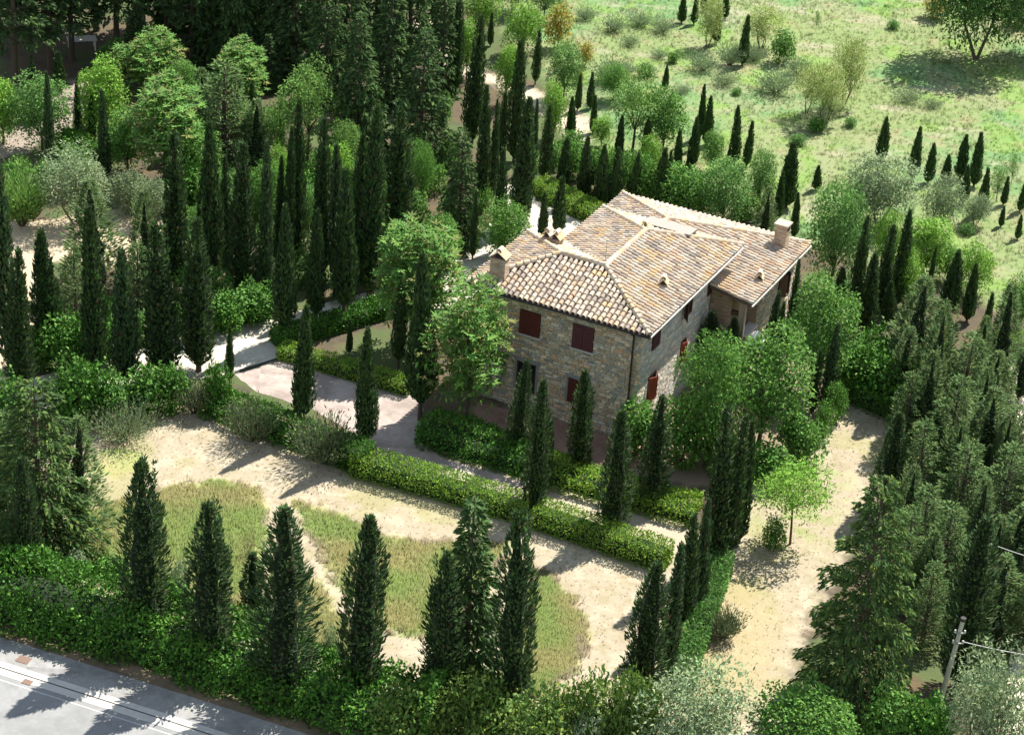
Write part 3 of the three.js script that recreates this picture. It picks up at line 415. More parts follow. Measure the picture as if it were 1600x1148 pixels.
function windowAt(B, u, y, w, h, o = {}) {
  const win = new THREE.Group(); win.name = 'window'; house.add(win); win.applyMatrix4(new THREE.Matrix4().copy(B).multiply(new THREE.Matrix4().makeTranslation(u, y, 0)));
  const p = mesh('pane', new THREE.BoxGeometry(w, h, 0.02), glassMat, win); p.position.z = 0.012;
  const fr = new Heap(), bar = (x, yy, a, b) => fr.add(new THREE.BoxGeometry(a, b, 0.05), new THREE.Matrix4().makeTranslation(x, yy, 0.04), [0.1, 0.05, 0.03]); bar(-w / 2 + 0.03, 0, 0.06, h); bar(w / 2 - 0.03, 0, 0.06, h); bar(0, h / 2 - 0.03, w - 0.12, 0.06); bar(0, -h / 2 + 0.03, w - 0.12, 0.06); bar(0, 0, 0.05, h - 0.12);
  mesh('frame', fr.geo().toNonIndexed(), M.vc, win).geometry.computeVertexNormals();
  if (o.lintel) { const l = mesh('lintel', new THREE.BoxGeometry(w + 0.34, 0.2, 0.1), greyStone, win); l.position.set(0, h / 2 + 0.12, 0.045); }
  if (o.jamb) for (const s of [-1, 1]) { const l = mesh('jamb', new THREE.BoxGeometry(0.11, h, 0.1), greyStone, win); l.position.set(s * (w / 2 + 0.057), 0, 0.04); }
  if (o.sill) { const l = mesh('sill', new THREE.BoxGeometry(w + 0.2, 0.07, 0.16), paleMat, win); l.position.set(0, -h / 2 - 0.037, 0.07); }
  if (o.shut) for (const s of [-1, 1]) { if (o.only && o.only !== s) continue; const [g, m] = leafShutter(w / 2 - 0.012, h - 0.02, o.col || RED), q = mesh('shutter', g, m, win); const op = o.open || 0; q.position.set(s * (w / 2 - Math.cos(op) * w / 4), 0, 0.095 + Math.sin(op) * w / 4); q.rotation.y = s * op; }
  return win;
}
const FB = basis(0, -0.56, 1, 0), RB = basis(-0.56, 0, 0, -1), PB = basis(1.33, 0, 0, -1);
windowAt(FB, -6.42, 4.77, 1.12, 1.27, { shut: 1, sill: 1 }); windowAt(FB, -3.58, 4.84, 1.12, 1.28, { shut: 1, col: PLUM, sill: 1 }).userData.label = 'plum coloured closed shutters'; windowAt(FB, -6.43, 1.8, 1.05, 1.6, { lintel: 1, jamb: 1 }); windowAt(FB, -3.65, 1.86, 1.0, 1.3, { shut: 1, lintel: 1, jamb: 1 });
windowAt(RB, 2.18, 5.05, 0.85, 1.1, { shut: 1, col: PLUM }); windowAt(RB, 2.2, 2.37, 0.9, 1.25, { shut: 1, col: BRIGHT, open: 0.5, sill: 1 }).userData.label = 'bright red sunlit shutters standing ajar'; windowAt(RB, 5.92, 2.6, 0.65, 1.1, { shut: 1, col: BRIGHT, open: 0.4 }); windowAt(RB, 6.1, 5.02, 0.9, 1.05, { shut: 1, only: -1, open: 2.5, col: RED }); windowAt(RB, 9.47, 3.55, 0.55, 0.8, { lintel: 1 }); windowAt(RB, 8.78, 4.78, 0.55, 0.65, {});
windowAt(PB, 14.15, 3.35, 0.9, 1.3, { shut: 1, open: 0.9, col: new THREE.Color().setRGB(0.14, 0.07, 0.045) });
// gutters, downpipe, cornice
{
  const tb = (name, pts, r, col, seg = 8) => { const h = new Heap(); h.tube(pts, r, r, seg, col); return mesh(name, h.geo(), M.vc, house); };
  tb('gutter', [V(-9.75, H0 - 0.06, 0.07), V(0.06, H0 - 0.06, 0.07)], 0.07, [0.035, 0.03, 0.028]); tb('gutter', [V(0.07, H0 - 0.07, 0.05), V(0.07, H0 - 0.07, -11.3)], 0.06, [0.5, 0.49, 0.46]); tb('gutter', [V(1.88, 4.56, -8.5), V(1.88, 4.56, -16.7)], 0.06, [0.42, 0.41, 0.38]);
  tb('downpipe', [V(-0.9, H0 - 0.12, 0.05), V(-0.92, 5.8, -0.38), V(-0.92, 0, -0.4)], 0.05, [0.05, 0.028, 0.02]); tb('downpipe', [V(1.84, 4.5, -8.6), V(1.45, 4.2, -8.95), V(1.42, 2.4, -8.97)], 0.04, [0.5, 0.48, 0.45]);
  tb('antenna', [V(-4.15, 7.35, -3.75), V(-4.15, 8.55, -3.75)], 0.018, [0.4, 0.4, 0.4], 5);
  wallBox('cornice', -9.4, -0.3, 6.06, 6.13, -0.5, -0.28, brickMat); wallBox('cornice', -0.5, -0.26, 6.06, 6.13, -11.0, -0.5, paleMat);
}
// chimneys
const chimMat = new THREE.MeshStandardMaterial({ color: new THREE.Color().setRGB(0.42, 0.32, 0.24), roughness: 1, bumpMap: grainTex, bumpScale: 0.03 });
function chimney(x, y, z, w, d, h, ry, o = {}) {
  const g = new THREE.Group(); g.name = o.name || 'chimney'; house.add(g); g.position.set(x, y, z); g.rotation.y = ry;
  const sh = mesh('shaft', new THREE.BoxGeometry(w, h + 0.7, d), chimMat, g); sh.position.y = h / 2 - 0.35;
  const bh = new Heap(), r = rngOf(Math.round(x * 100) + 900); for (let yy = -0.3; yy < h - 0.06; yy += 0.085) for (const [nx, nz, L] of [[0, 1, w], [1, 0, d], [0, -1, w], [-1, 0, d]]) for (let u = -L / 2 + (Math.round(yy / 0.085) % 2 ? 0 : -0.12); u < L / 2; u += 0.25) { const a = Math.max(-L / 2, u), b = Math.min(L / 2, u + 0.24); if (b - a < 0.04) continue; const m = new THREE.Matrix4().makeBasis(V(nz, 0, -nx), V(0, 1, 0), V(nx, 0, nz)); m.setPosition(nx * w / 2 + nz * (a + b) / 2, yy + 0.04, nz * d / 2 - nx * (a + b) / 2); bh.add(pillow(b - a, 0.075, 0.02, r), m, jit(r, [[0.46, 0.36, 0.27], [0.4, 0.29, 0.21], [0.5, 0.41, 0.31]][Math.floor(r() * 3)], 0.2)); }
  mesh('brickwork', bh.geo(), M.vc, g).userData.kind = 'stuff';
  if (o.slab) { const s = mesh('cap_slab', new THREE.BoxGeometry(w + 0.16, 0.09, d + 0.16), new THREE.MeshStandardMaterial({ color: new THREE.Color().setRGB(0.5, 0.42, 0.33), roughness: 1, bumpMap: grainTex, bumpScale: 0.02 }), g); s.position.y = h + 0.045; const op = mesh('flue_opening', new THREE.BoxGeometry(0.02, 0.2, d * 0.5), darkMat, g); op.position.set(w / 2 + 0.03, h - 0.2, 0); const b = mesh('band', new THREE.BoxGeometry(w + 0.08, 0.06, d + 0.08), chimMat, g); b.position.y = h - 0.38; return g; }
  const caps = o.caps || 1, cw = w / caps, th = 0.035, rise = o.rise || 0.34, half = cw / 2 + 0.07, L = Math.hypot(half, rise), an = Math.atan2(rise, half);
  for (let k = 0; k < caps; k++) {
    const cx = -w / 2 + cw * (k + 0.5); for (const s of [-1, 1]) { const t = mesh('cap_tile', new THREE.BoxGeometry(L + 0.02, th, d + 0.14), tileMats[HR() < 0.4 ? 9 : 4], g); t.position.set(cx + s * half / 2, h + 0.06 + rise / 2, 0); t.rotation.z = -s * an; }
    const b = mesh('flue_back', new THREE.BoxGeometry(cw * 0.5, rise * 0.75, d * 0.6), darkMat, g); b.position.set(cx, h + rise * 0.34, 0); const rt = mesh('cap_ridge', ridgeCoppi[k % 3], tileMats[4], g); rt.position.set(cx, h + 0.02 + rise, 0);
  }
  return g;
}
chimney(-8.45, 6.5, -0.95, 0.74, 0.6, 1.1, 0.12); chimney(-7.75, 6.66, -5.3, 0.95, 0.5, 0.42, 0, { caps: 2, rise: 0.32 }); chimney(-1.3, 6.62, -4.4, 0.34, 0.5, 0.14, 0.3, { name: 'roof_vent', rise: 0.28 }); chimney(1.2, 4.74, -11.1, 0.28, 0.45, 0.14, 0.3, { name: 'roof_vent', rise: 0.28 });
chimney(0.7, 4.83, -15.3, 0.62, 0.56, 1.25, 0, { slab: 1 }); chimney(-4.15, 7.1, -8.5, 0.3, 0.3, 0.26, 0, { name: 'roof_vent', rise: 0.2 });
{ // low skylight box on the rear hip
  const g = new THREE.Group(); g.name = 'skylight'; house.add(g); g.position.set(-3.35, 6.93, -9.7); g.rotation.x = -0.05;
  const b = mesh('curb', new THREE.BoxGeometry(2.5, 0.5, 0.9), new THREE.MeshStandardMaterial({ color: new THREE.Color().setRGB(0.2, 0.19, 0.17), roughness: 0.9 }), g); b.position.y = -0.08; const t = mesh('cover', new THREE.BoxGeometry(2.6, 0.05, 1.0), new THREE.MeshStandardMaterial({ color: new THREE.Color().setRGB(0.3, 0.29, 0.26), roughness: 0.8 }), g); t.position.y = 0.2;
}
shade(house);
{ // half-closed parasol by the porch, picnic table under the pines
  const wm = new THREE.MeshStandardMaterial({ color: new THREE.Color().setRGB(0.78, 0.78, 0.76), roughness: 0.6, side: THREE.DoubleSide });
  const u = new THREE.Group(); u.name = 'garden_parasol'; const b0 = G(1172, 606); u.position.copy(b0); scene.add(u);
  mesh('base', new THREE.CylinderGeometry(0.22, 0.26, 0.1, 16), paleMat, u).position.y = 0.05; mesh('pole', new THREE.CylinderGeometry(0.022, 0.022, 3.2, 8), woodMat, u).position.y = 1.6;
  const pr = [[0.03, 3.3], [0.22, 3.12], [0.5, 2.72], [0.56, 2.5], [0.53, 2.48]].map(([x, y]) => new THREE.Vector2(x, y)); mesh('canopy', new THREE.LatheGeometry(pr, 8), wm, u); mesh('finial', new THREE.SphereGeometry(0.04, 8, 6), woodMat, u).position.y = 3.33;
  tag(shade(u), 'white half-closed parasol at the corner of the farmhouse porch', 'parasol');
  const t = new THREE.Group(); t.name = 'picnic_table'; const p2 = G(127, 60, 0.74); t.position.set(p2.x, 0, p2.z); t.scale.set(1.9, 1, 1.2); t.rotation.y = 0.3; scene.add(t);
  mesh('table_top', new THREE.BoxGeometry(1.0, 0.04, 0.8), wm, t).position.y = 0.73; for (const [a, b] of [[-1, -1], [1, -1], [1, 1], [-1, 1]]) mesh('leg', new THREE.BoxGeometry(0.05, 0.71, 0.05), wm, t).position.set(a * 0.43, 0.355, b * 0.33);
  tag(shade(t), 'pale picnic table in the clearing under the pines at top left', 'table');
}
{ // utility pole with cables running out of the picture
  const g = new THREE.Group(); g.name = 'utility_pole'; const b = G(1459, 1130), top = heightTo(b, 968); g.position.copy(b); scene.add(g);
  const conc = [0.5, 0.48, 0.42], h = new Heap(); h.tube([V(0, -0.3, 0), V(0.42, top, 0)], 0.125, 0.085, 12, conc); mesh('post', h.geo(), M.vc, g);
  const c = mesh('cap', new THREE.CylinderGeometry(0.115, 0.115, 0.14, 12), darkMat, g); c.position.set(0.425, top + 0.05, 0);
  for (const y of [0.55, 1.05]) { const a = mesh('crossarm', new THREE.BoxGeometry(0.42, 0.05, 0.05), new THREE.MeshStandardMaterial({ color: new THREE.Color().setRGB(0.3, 0.32, 0.33), metalness: 0.6, roughness: 0.5 }), g); a.position.set(0.36, top - y, 0.1); for (const s of [-1, 1]) { const i = mesh('insulator', new THREE.CylinderGeometry(0.035, 0.05, 0.12, 8), paleMat, g); i.position.set(0.36 + s * 0.19, top - y + 0.09, 0.1); } }
  tag(shade(g), 'weathered grey concrete utility pole rising from behind the silvery olive at bottom right', 'utility pole');
  const wire = (a, bq, r, label) => { const m = a.clone().lerp(bq, 0.5); m.y -= 0.5; const o = mesh(numbered('cable'), new THREE.TubeGeometry(new THREE.QuadraticBezierCurve3(a, m, bq), 24, r, 6), new THREE.MeshStandardMaterial({ color: new THREE.Color().setRGB(0.55, 0.56, 0.57), roughness: 0.5 }), scene); tag(o, label, 'cable'); };
  const t0 = V(b.x + 0.55, top - 0.95, b.z + 0.1); wire(t0, G(1760, 1035, top - 1.3), 0.017, 'thin pale cable running right from the pole across the trees'); wire(G(1548, 849, top + 1), G(1780, 905, top), 0.015, 'short pale cable crossing the trees higher up at the right edge');
}

// ---------------------------------------------------------------- planting
const ORD = ['first', 'second', 'third', 'fourth', 'fifth', 'sixth', 'seventh', 'eighth', 'ninth', 'tenth', 'eleventh', 'twelfth', 'thirteenth', 'fourteenth', 'fifteenth', 'sixteenth', 'seventeenth', 'eighteenth', 'nineteenth', 'twentieth', 'twenty-first', 'twenty-second', 'twenty-third', 'twenty-fourth'];
let pr = rngOf(2024);
const protoUse = new Map();
function place(protos, name, x, y, topY, wpx, label, category, group, o = {}) {
  const b = G(x, y), H = o.h || heightTo(b, topY), W = wpx / pxm(b);
  let best = protos[0], bd = 1e9; for (const p of protos) { const [h, w] = p.userData.dims, q = Math.abs(Math.log(H / h)) * 1.2 + Math.abs(Math.log((W / H) / (w / h))) + pr() * 0.35 + (protoUse.get(p) || 0) * 0.025; if (q < bd) { bd = q; best = p; } }
  protoUse.set(best, (protoUse.get(best) || 0) + 1);
  const g = best.clone(); g.name = numbered(name); g.userData = {}; g.position.copy(b); g.scale.set(W / best.userData.dims[1], H / best.userData.dims[0], W / best.userData.dims[1] * (0.9 + 0.2 * pr())); g.rotation.set((pr() - 0.5) * 0.075, pr() * 6.2832, (pr() - 0.5) * 0.075);
  scene.add(shade(g)); return tag(g, label, category, group);
}
// rows: [foot x, foot y, tip y, width] in the survey; each tree of a row is told by its place in it
function row(protos, name, what, where, category, group, list, o = {}) {
  list = [...list].sort((a, b) => a[0] - b[0]);
  list.forEach(([x, y, t, w, own], k) => { const n = list.length, pos = n === 1 ? '' : k === n - 1 && n > 2 ? ', rightmost ' : `, ${ORD[k]} from left, `; const hh = heightTo(G(x, y), t), ws = w / pxm(G(x, y)); const adj = hh > 9 ? 'towering' : hh > 6 ? 'tall' : hh > 3.6 ? 'middling' : 'short'; let label = own || `${adj} ${what}${pos}${n === 1 ? ' ' : ''}${where}`; if (label.split(' ').length > 16) label = label.slice(adj.length + 1); place(protos, name, x, y, t, w, label, category, n > 1 ? group : undefined, o); });
}
const CY = [cypress(1, 3, 0.3, { len: 0.22, n: 1.3 }), cypress(2, 3, 0.27, { len: 0.22, n: 1.3 }), cypress(3, 3.2, 0.34, { len: 0.22, belly: 0.4, n: 1.3 }), cypress(4, 6, 0.5, { len: 0.27, loose: 0.3 }), cypress(5, 6, 0.42, { len: 0.25, cols: CYPB, loose: 0.15, ex: 3 }), cypress(6, 6.4, 0.55, { len: 0.27, belly: 0.42, loose: 0.45, tops: 2 }), cypress(11, 6.2, 0.5, { len: 0.26, ex: 3.4, loose: 0.5, tops: 3, bare: 0.06 }), cypress(7, 9.5, 0.62, { len: 0.3, bare: 0.02, ex: 3, loose: 0.2 }), cypress(8, 10.5, 0.55, { len: 0.3, ex: 3.2, loose: 0.2 }), cypress(9, 10, 0.7, { len: 0.32, belly: 0.38, ex: 2.8, loose: 0.25 }), cypress(10, 9, 0.6, { len: 0.3, tops: 2, loose: 0.4 }), cypress(12, 10, 0.5, { len: 0.3, ex: 3.4, loose: 0.5, bare: 0.05, cols: CYPB }), cypress(13, 9.5, 0.66, { len: 0.3, belly: 0.24, loose: 0.55, tops: 3 })];
const CYT = [cypress(21, 8, 0.55, { len: 0.28, bare: 0.12 }), cypress(22, 8, 0.62, { len: 0.28, bare: 0.1, belly: 0.34 })];
const CYF = [cypress(31, 7, 0.8, { len: 0.24, loose: 0.9, cone: 0.05, n: 0.8, flare: 0.1, ex: 3.6 }), cypress(32, 7, 0.95, { len: 0.25, loose: 1.2, cone: 0.15, n: 0.8, flare: 0.2, ex: 3.4, belly: 0.34 }), cypress(33, 7.5, 0.75, { len: 0.24, loose: 0.7, cone: 0, n: 0.8, flare: 0.06, ex: 4, belly: 0.45 }), cypress(34, 8, 0.8, { len: 0.25, loose: 0.8, tops: 3, cone: 0, n: 0.85, flare: 0.1, ex: 4, belly: 0.45 })];
const wr = (l) => l;
row(CYF, 'roadside_cypress', 'dark cypress', 'in the front row rising out of the roadside laurel hedge', 'cypress tree', 'cypresses along the roadside hedge', [[40, 925, 705, 48], [230, 1010, 712, 72], [330, 1050, 778, 66], [446, 1090, 778, 90], [560, 1095, 784, 68], [684, 1120, 848, 58], [800, 1135, 788, 68], [1000, 1105, 866, 58]]);
row(CYF, 'cypress_tree', 'dark green cypress', 'just behind the roadside row between two front cypresses', 'cypress tree', 'g', [[398, 975, 860, 42]]);
row(CY, 'cypress_tree', 'narrow cypress', 'in the cluster at the right end of the lawn', 'cypress tree', 'cypresses at the right end of the lawn', [[1040, 1068, 838, 24], [1067, 985, 796, 32], [1088, 965, 778, 24], [1113, 885, 622, 42], [1133, 875, 645, 34], [1155, 848, 652, 26]]);
row(CYF, 'cypress_tree', 'cypress', 'standing on the clipped hedges before the house front', 'cypress tree', 'cypresses in front of the farmhouse', [[806, 716, 552, 32], [832, 806, 583, 36], [852, 770, 652, 20], [904, 742, 570, 36], [954, 832, 630, 46], [1016, 792, 615, 42]]);
row(CYT, 'cypress_tree', 'dense cypress', 'along the paved yard left of the house', 'cypress tree', 'cypresses beside the paved yard', [[358, 606, 507, 15], [472, 676, 470, 34], [545, 556, 500, 10], [571, 708, 500, 37], [622, 580, 430, 24], [656, 656, 388, 46]]);
row(CYT, 'cypress_tree', 'cypress with a bare foot', 'on the hedge corner by the white drive', 'cypress tree', 'cypresses on the far side of the drive', [[443, 532, 314, 35], [493, 510, 322, 30], [537, 506, 250, 39]]);
row(CY, 'cypress_tree', 'dark cypress', 'in the rank along the near edge of the gravel drive', 'cypress tree', 'cypresses on the near edge of the drive', [[32, 615, 378, 40], [148, 592, 310, 40], [197, 602, 388, 36], [253, 594, 340, 50], [310, 580, 335, 46]]);
row(CYT, 'cypress_tree', 'broad cypress', 'behind the drive at far left', 'cypress tree', 'g', [[76, 560, 350, 44]]);
row(CY, 'cypress_tree', 'dark cypress', 'at the left picture edge beside the sandy track', 'cypress tree', 'g', [[16, 585, 240, 34]]);
row(CY, 'cypress_tree', 'dark cypress', 'in the dense stand behind the drive', 'cypress tree', 'cypresses in the stand behind the drive', [[274, 450, 195, 42], [329, 455, 182, 38], [354, 440, 235, 20], [378, 465, 210, 42], [412, 470, 215, 20], [436, 420, 235, 16], [461, 420, 148, 26], [448, 430, 190, 20], [504, 430, 175, 34], [524, 440, 215, 22], [552, 460, 198, 30], [577, 470, 155, 36], [619, 430, 145, 46]]);
row(CY, 'cypress_tree', 'slim cypress', 'among the bright trees at upper left', 'cypress tree', 'cypresses among the upper left trees', [[52, 150, 83, 12], [95, 142, 78, 18], [77, 255, 108, 15], [121, 217, 119, 12], [142, 227, 145, 13], [164, 282, 138, 18], [212, 128, 0, 40, 'dark cypress with a wide foot rising above the ash crowns at upper left'], [252, 116, 70, 9], [331, 122, 66, 14], [392, 205, 126, 13], [436, 240, 147, 14]]);
row(CY, 'cypress_tree', 'dark cypress', 'along the avenue behind the farmhouse, left side', 'cypress tree', 'cypresses on the left of the avenue', [[666, 300, 237, 13], [711, 148, -30, 20], [737, 225, 18, 30], [738, 405, 292, 11], [752, 322, 122, 22], [768, 318, 150, 14], [779, 394, 228, 21], [782, 250, 140, 15], [803, 252, 55, 27], [813, 350, 143, 36], [832, 266, 150, 10]]);
row(CY, 'cypress_tree', 'well-shaped cypress', 'in the avenue row just behind the house roof', 'cypress tree', 'cypresses in the avenue row behind the roof', [[847, 372, 300, 15], [850, 283, 160, 21], [871, 366, 273, 19], [879, 294, 213, 21], [910, 310, 208, 21], [937, 322, 222, 20], [960, 325, 230, 19], [990, 322, 235, 17], [1031, 325, 228, 20], [1042, 310, 232, 10]]);
row(CY, 'cypress_tree', 'small cypress', 'on the bank between avenue and meadow', 'cypress tree', 'cypresses on the bank above the avenue', [[766, 72, 18, 9], [836, 132, 42, 13], [891, 218, 150, 14], [902, 172, 115, 10], [922, 170, 112, 11], [926, 208, 148, 10], [1039, 142, 101, 10], [965, 250, 178, 13, 'leaning dark cypress on the bank behind the pale airy tree'], [1008, 252, 182, 14]]);
row(CY, 'cypress_tree', 'young cypress', 'in the group at the top edge of the meadow', 'cypress tree', 'young cypresses at the top of the meadow', [[1065, 36, -12, 12], [1084, 38, -10, 10], [1099, 18, -25, 9], [1119, 68, 5, 12], [1133, 30, -28, 10], [1160, 102, 23, 15]]);
row(CY, 'cypress_tree', 'young cypress', 'along the lower meadow edge above the house roof', 'cypress tree', 'young cypresses along the lower meadow edge', [[1057, 267, 202, 14], [1074, 265, 245, 8], [1082, 260, 182, 15], [1093, 217, 130, 13], [1104, 227, 149, 14], [1137, 260, 230, 9], [1147, 258, 163, 17], [1166, 260, 186, 13], [1214, 345, 267, 15], [1228, 324, 220, 27], [1240, 372, 298, 12], [1276, 297, 257, 13]]);
row(CY, 'cypress_tree', 'young cypress', 'scattered on the open meadow at right', 'cypress tree', 'young cypresses on the open meadow', [[1377, 250, 182, 17], [1425, 281, 196, 17], [1450, 286, 223, 15], [1477, 283, 241, 13], [1500, 279, 209, 17], [1522, 291, 205, 17], [1505, 318, 258, 14], [1534, 333, 261, 16], [1568, 320, 275, 10], [1564, 354, 321, 9], [1594, 330, 278, 11], [1590, 374, 335, 9]]);
row(CY, 'cypress_tree', 'dark cypress', 'in the belt right of the house', 'cypress tree', 'cypresses in the belt right of the house', [[1229, 566, 402, 17], [1194, 590, 447, 21], [1207, 600, 466, 18], [1308, 482, 418, 22], [1328, 505, 328, 23], [1350, 520, 392, 30], [1372, 492, 344, 23], [1386, 505, 440, 22], [1400, 480, 325, 26], [1482, 492, 388, 26], [1511, 502, 408, 19], [1448, 470, 385, 9], [1535, 545, 456, 16]]);
row(CY, 'cypress_tree', 'slim cypress', 'by the hedge of the right garden path', 'cypress tree', 'cypresses by the right garden path', [[1268, 650, 540, 16], [1290, 645, 505, 23], [1388, 585, 520, 11]]);
row(CYF, 'cypress_tree', 'thick cypress', 'in the feathery thicket at right', 'cypress tree', 'cypresses in the right thicket', [[1385, 790, 638, 44], [1424, 705, 617, 27], [1451, 740, 644, 30], [1485, 675, 603, 18], [1470, 765, 680, 30], [1496, 1075, 806, 74], [1592, 625, 535, 30], [1545, 720, 640, 20], [1590, 760, 690, 22], [1530, 790, 690, 24]]);

// conifers
const FIR = [conifer(41, 9, 2.4, { cols: C.fir, tiers: 21, per: 11, dense: 1.1 }), conifer(42, 10, 2.1, { cols: C.fir, tiers: 23, droop: 0.5, per: 11, dense: 1.1 }), conifer(43, 9, 1.7, { cols: C.fir, tiers: 20, per: 11, dense: 1.15 })];
const FEA = [cypress(51, 6, 1.15, { cols: C.firb, loose: 1.0, cone: 0.45, flare: 0.5, len: 0.22, aspect: 0.24, n: 0.62, ex: 2.2, tops: 2 }), cypress(52, 6, 1.0, { cols: C.firb, loose: 0.9, cone: 0.35, flare: 0.45, len: 0.22, aspect: 0.24, n: 0.66, tops: 3 }), conifer(53, 6, 1.35, { cols: C.firb, tiers: 19, up: 0.6, droop: 0.3, len: 0.2, wid: 0.32, per: 11, power: 0.6, top: 0.15, dense: 1.0, fluff: 0.14 }), cypress(55, 6, 1.25, { cols: C.firb, loose: 1.25, cone: 0.7, flare: 0.7, len: 0.22, aspect: 0.22, n: 0.6 })];
const CED = [conifer(61, 9, 2.9, { cols: C.ced, tiers: 22, droop: 0.42, up: 0.15, len: 0.26, wid: 0.36, per: 11, power: 0.6, dense: 1.7 })];
const PINE = [conifer(71, 11, 2.3, { cols: C.fir, bare: 0.25, tiers: 14, per: 9, power: 0.35, droop: 0.2, len: 0.34, dense: 1.2 }), conifer(72, 12, 2.5, { cols: C.fir, bare: 0.23, tiers: 14, per: 9, power: 0.35, droop: 0.2, len: 0.34, dense: 1.2 })];
row(PINE, 'pine_tree', 'dark pine with a bare trunk', 'in the pine grove at upper left', 'pine tree', 'pines of the upper left grove', [[23, 130, -170, 110], [79, 108, -190, 110], [112, 94, -190, 100], [182, 86, -190, 110], [45, 66, -220, 110], [150, 48, -230, 110], [0, 78, -210, 100], [222, 55, -230, 110], [262, 70, -210, 100], [100, 30, -240, 110], [300, 96, -190, 100]]);
row(FIR, 'fir_tree', 'black-green conifer', 'in the dark wood along the top edge', 'conifer', 'conifers of the dark wood at the top', [[330, 95, -150, 90], [372, 108, -140, 95], [417, 142, 48, 42, 'small grey-green fir standing before the dark wood at the top'], [425, 105, -140, 90], [462, 122, -110, 88], [508, 160, -60, 92], [561, 240, 8, 104, 'dark spruce with silvery drooping boughs in front of the wood at the top'], [604, 165, -60, 80], [655, 250, 38, 112, 'full dark fir standing left of the two tallest avenue cypresses'], [688, 150, -40, 66], [540, 110, -140, 90], [588, 80, -160, 90], [640, 85, -150, 80], [280, 40, -240, 90], [345, 40, -240, 95], [400, 45, -230, 95], [470, 50, -220, 95], [690, 60, -150, 60]]);
row(FIR, 'fir_tree', 'blue-grey pyramidal fir', 'between the avenue and the ash behind the drive', 'conifer', 'g', [[715, 385, 190, 80]]);
row(FIR, 'spruce_tree', 'dark spruce', 'among the front row trees on the lawn, between two cypresses', 'conifer', 'g', [[724, 1085, 768, 138]]);
row(CED, 'cedar_tree', 'large drooping cedar', 'at the left picture edge beside the lawn', 'cedar', 'g', [[62, 870, 592, 185]]);
row(FEA, 'conifer_shrub', 'bluish feathery conifer', 'beside the big cedar at the left edge', 'conifer', 'feathery conifers beside the left cedar', [[122, 840, 648, 96], [20, 820, 640, 90]]);
row(CED, 'cedar_tree', 'massive cedar with yellow-tipped drooping boughs', 'right of the garden path, nearest the road', 'cedar', 'g', [[1328, 1110, 738, 205]]);
row(FEA, 'feathery_conifer', 'feathery green conifer', 'in the back of the thicket at the right edge', 'conifer', 'feathery conifers of the right thicket', [[1420, 600, 425, 92], [1450, 650, 470, 80], [1500, 660, 520, 84], [1545, 650, 545, 70], [1560, 590, 440, 70], [1400, 640, 500, 60], [1440, 690, 545, 60], [1460, 590, 470, 56], [1520, 620, 490, 52]]);
row(FEA, 'feathery_conifer', 'feathery green conifer', 'in the middle of the thicket at the right edge', 'conifer', 'feathery conifers of the right thicket', [[1475, 740, 590, 88], [1530, 760, 600, 96], [1580, 740, 630, 80], [1430, 800, 660, 84], [1490, 830, 690, 96], [1410, 700, 580, 60], [1525, 700, 570, 62], [1485, 790, 650, 64], [1555, 780, 640, 62], [1595, 830, 690, 66]]);
row(FEA, 'feathery_conifer', 'feathery green conifer', 'in the front of the thicket at the right edge', 'conifer', 'feathery conifers of the right thicket', [[1560, 850, 700, 100], [1430, 900, 760, 90], [1470, 930, 790, 96], [1575, 930, 780, 100], [1550, 1000, 860, 90], [1600, 1010, 870, 80], [1405, 950, 800, 80], [1440, 1010, 880, 70], [1410, 850, 720, 56], [1520, 880, 740, 66], [1440, 960, 820, 60], [1540, 940, 800, 66]]);
row(FEA, 'feathery_conifer', 'grey-green feathery conifer', 'among the ash trees at upper left', 'conifer', 'feathery conifers at upper left', [[352, 265, 98, 112], [400, 275, 150, 70], [318, 235, 100, 60]]);
row(FEA, 'feathery_conifer', 'feathery dark conifer', 'behind the drive cypresses at left', 'conifer', 'feathery conifers behind the left drive', [[148, 455, 272, 96], [228, 450, 290, 62], [120, 520, 380, 70], [215, 500, 380, 60]]);
row(FEA, 'feathery_conifer', 'soft grey-green conifer', 'just behind the roof chimney above the right wing', 'conifer', 'g', [[1194, 366, 288, 38]]);

// broadleaf trees
const GRN = [broad(81, 4.6, 4.2, { cols: C.green, nl: 20, n: 7000, len: 0.165 }), broad(82, 5, 3.6, { cols: C.green, nl: 19, n: 6400, len: 0.16 }), broad(83, 5, 4.2, { cols: C.mid, nl: 18, n: 6500, len: 0.165 })];
const LIME = [broad(84, 4.6, 3.0, { cols: C.lime, nl: 16, n: 4800, len: 0.16 }), broad(85, 4, 3.2, { cols: C.lime, nl: 16, n: 4800, len: 0.155 })];
const ASH = [broad(86, 5.2, 4.6, { cols: C.ash, nl: 16, n: 5200, len: 0.26, frond: 0.3, bare: 0.12 }), broad(87, 5.4, 4.2, { cols: C.ash, nl: 15, n: 5000, len: 0.25, frond: 0.3, bare: 0.12 })];
const AIRY = [broad(88, 5, 3, { cols: C.feather, nl: 14, n: 3200, len: 0.18, wid: 0.36, bare: 0.12 })];
const OLV = [broad(91, 3.4, 3.6, { cols: C.olive, nl: 20, n: 6800, len: 0.15, wid: 0.42, mat: M.silver, bark: BARKG, stems: 2, bare: 0.12 }), broad(92, 3, 2.8, { cols: C.olive, nl: 17, n: 5200, len: 0.14, wid: 0.42, mat: M.silver, bark: BARKG, stems: 3, bare: 0.1 })];
const WIL = [broad(93, 4, 2.4, { cols: C.willow, nl: 15, n: 4200, len: 0.18, wid: 0.3, mat: M.silver, stems: 4, bare: 0.06, droop: -0.5, lobe: 0.5 }), broad(94, 4, 2.6, { cols: C.willow, nl: 14, n: 3900, len: 0.18, wid: 0.3, mat: M.silver, stems: 4, bare: 0.06, droop: -0.5, lobe: 0.5 })];
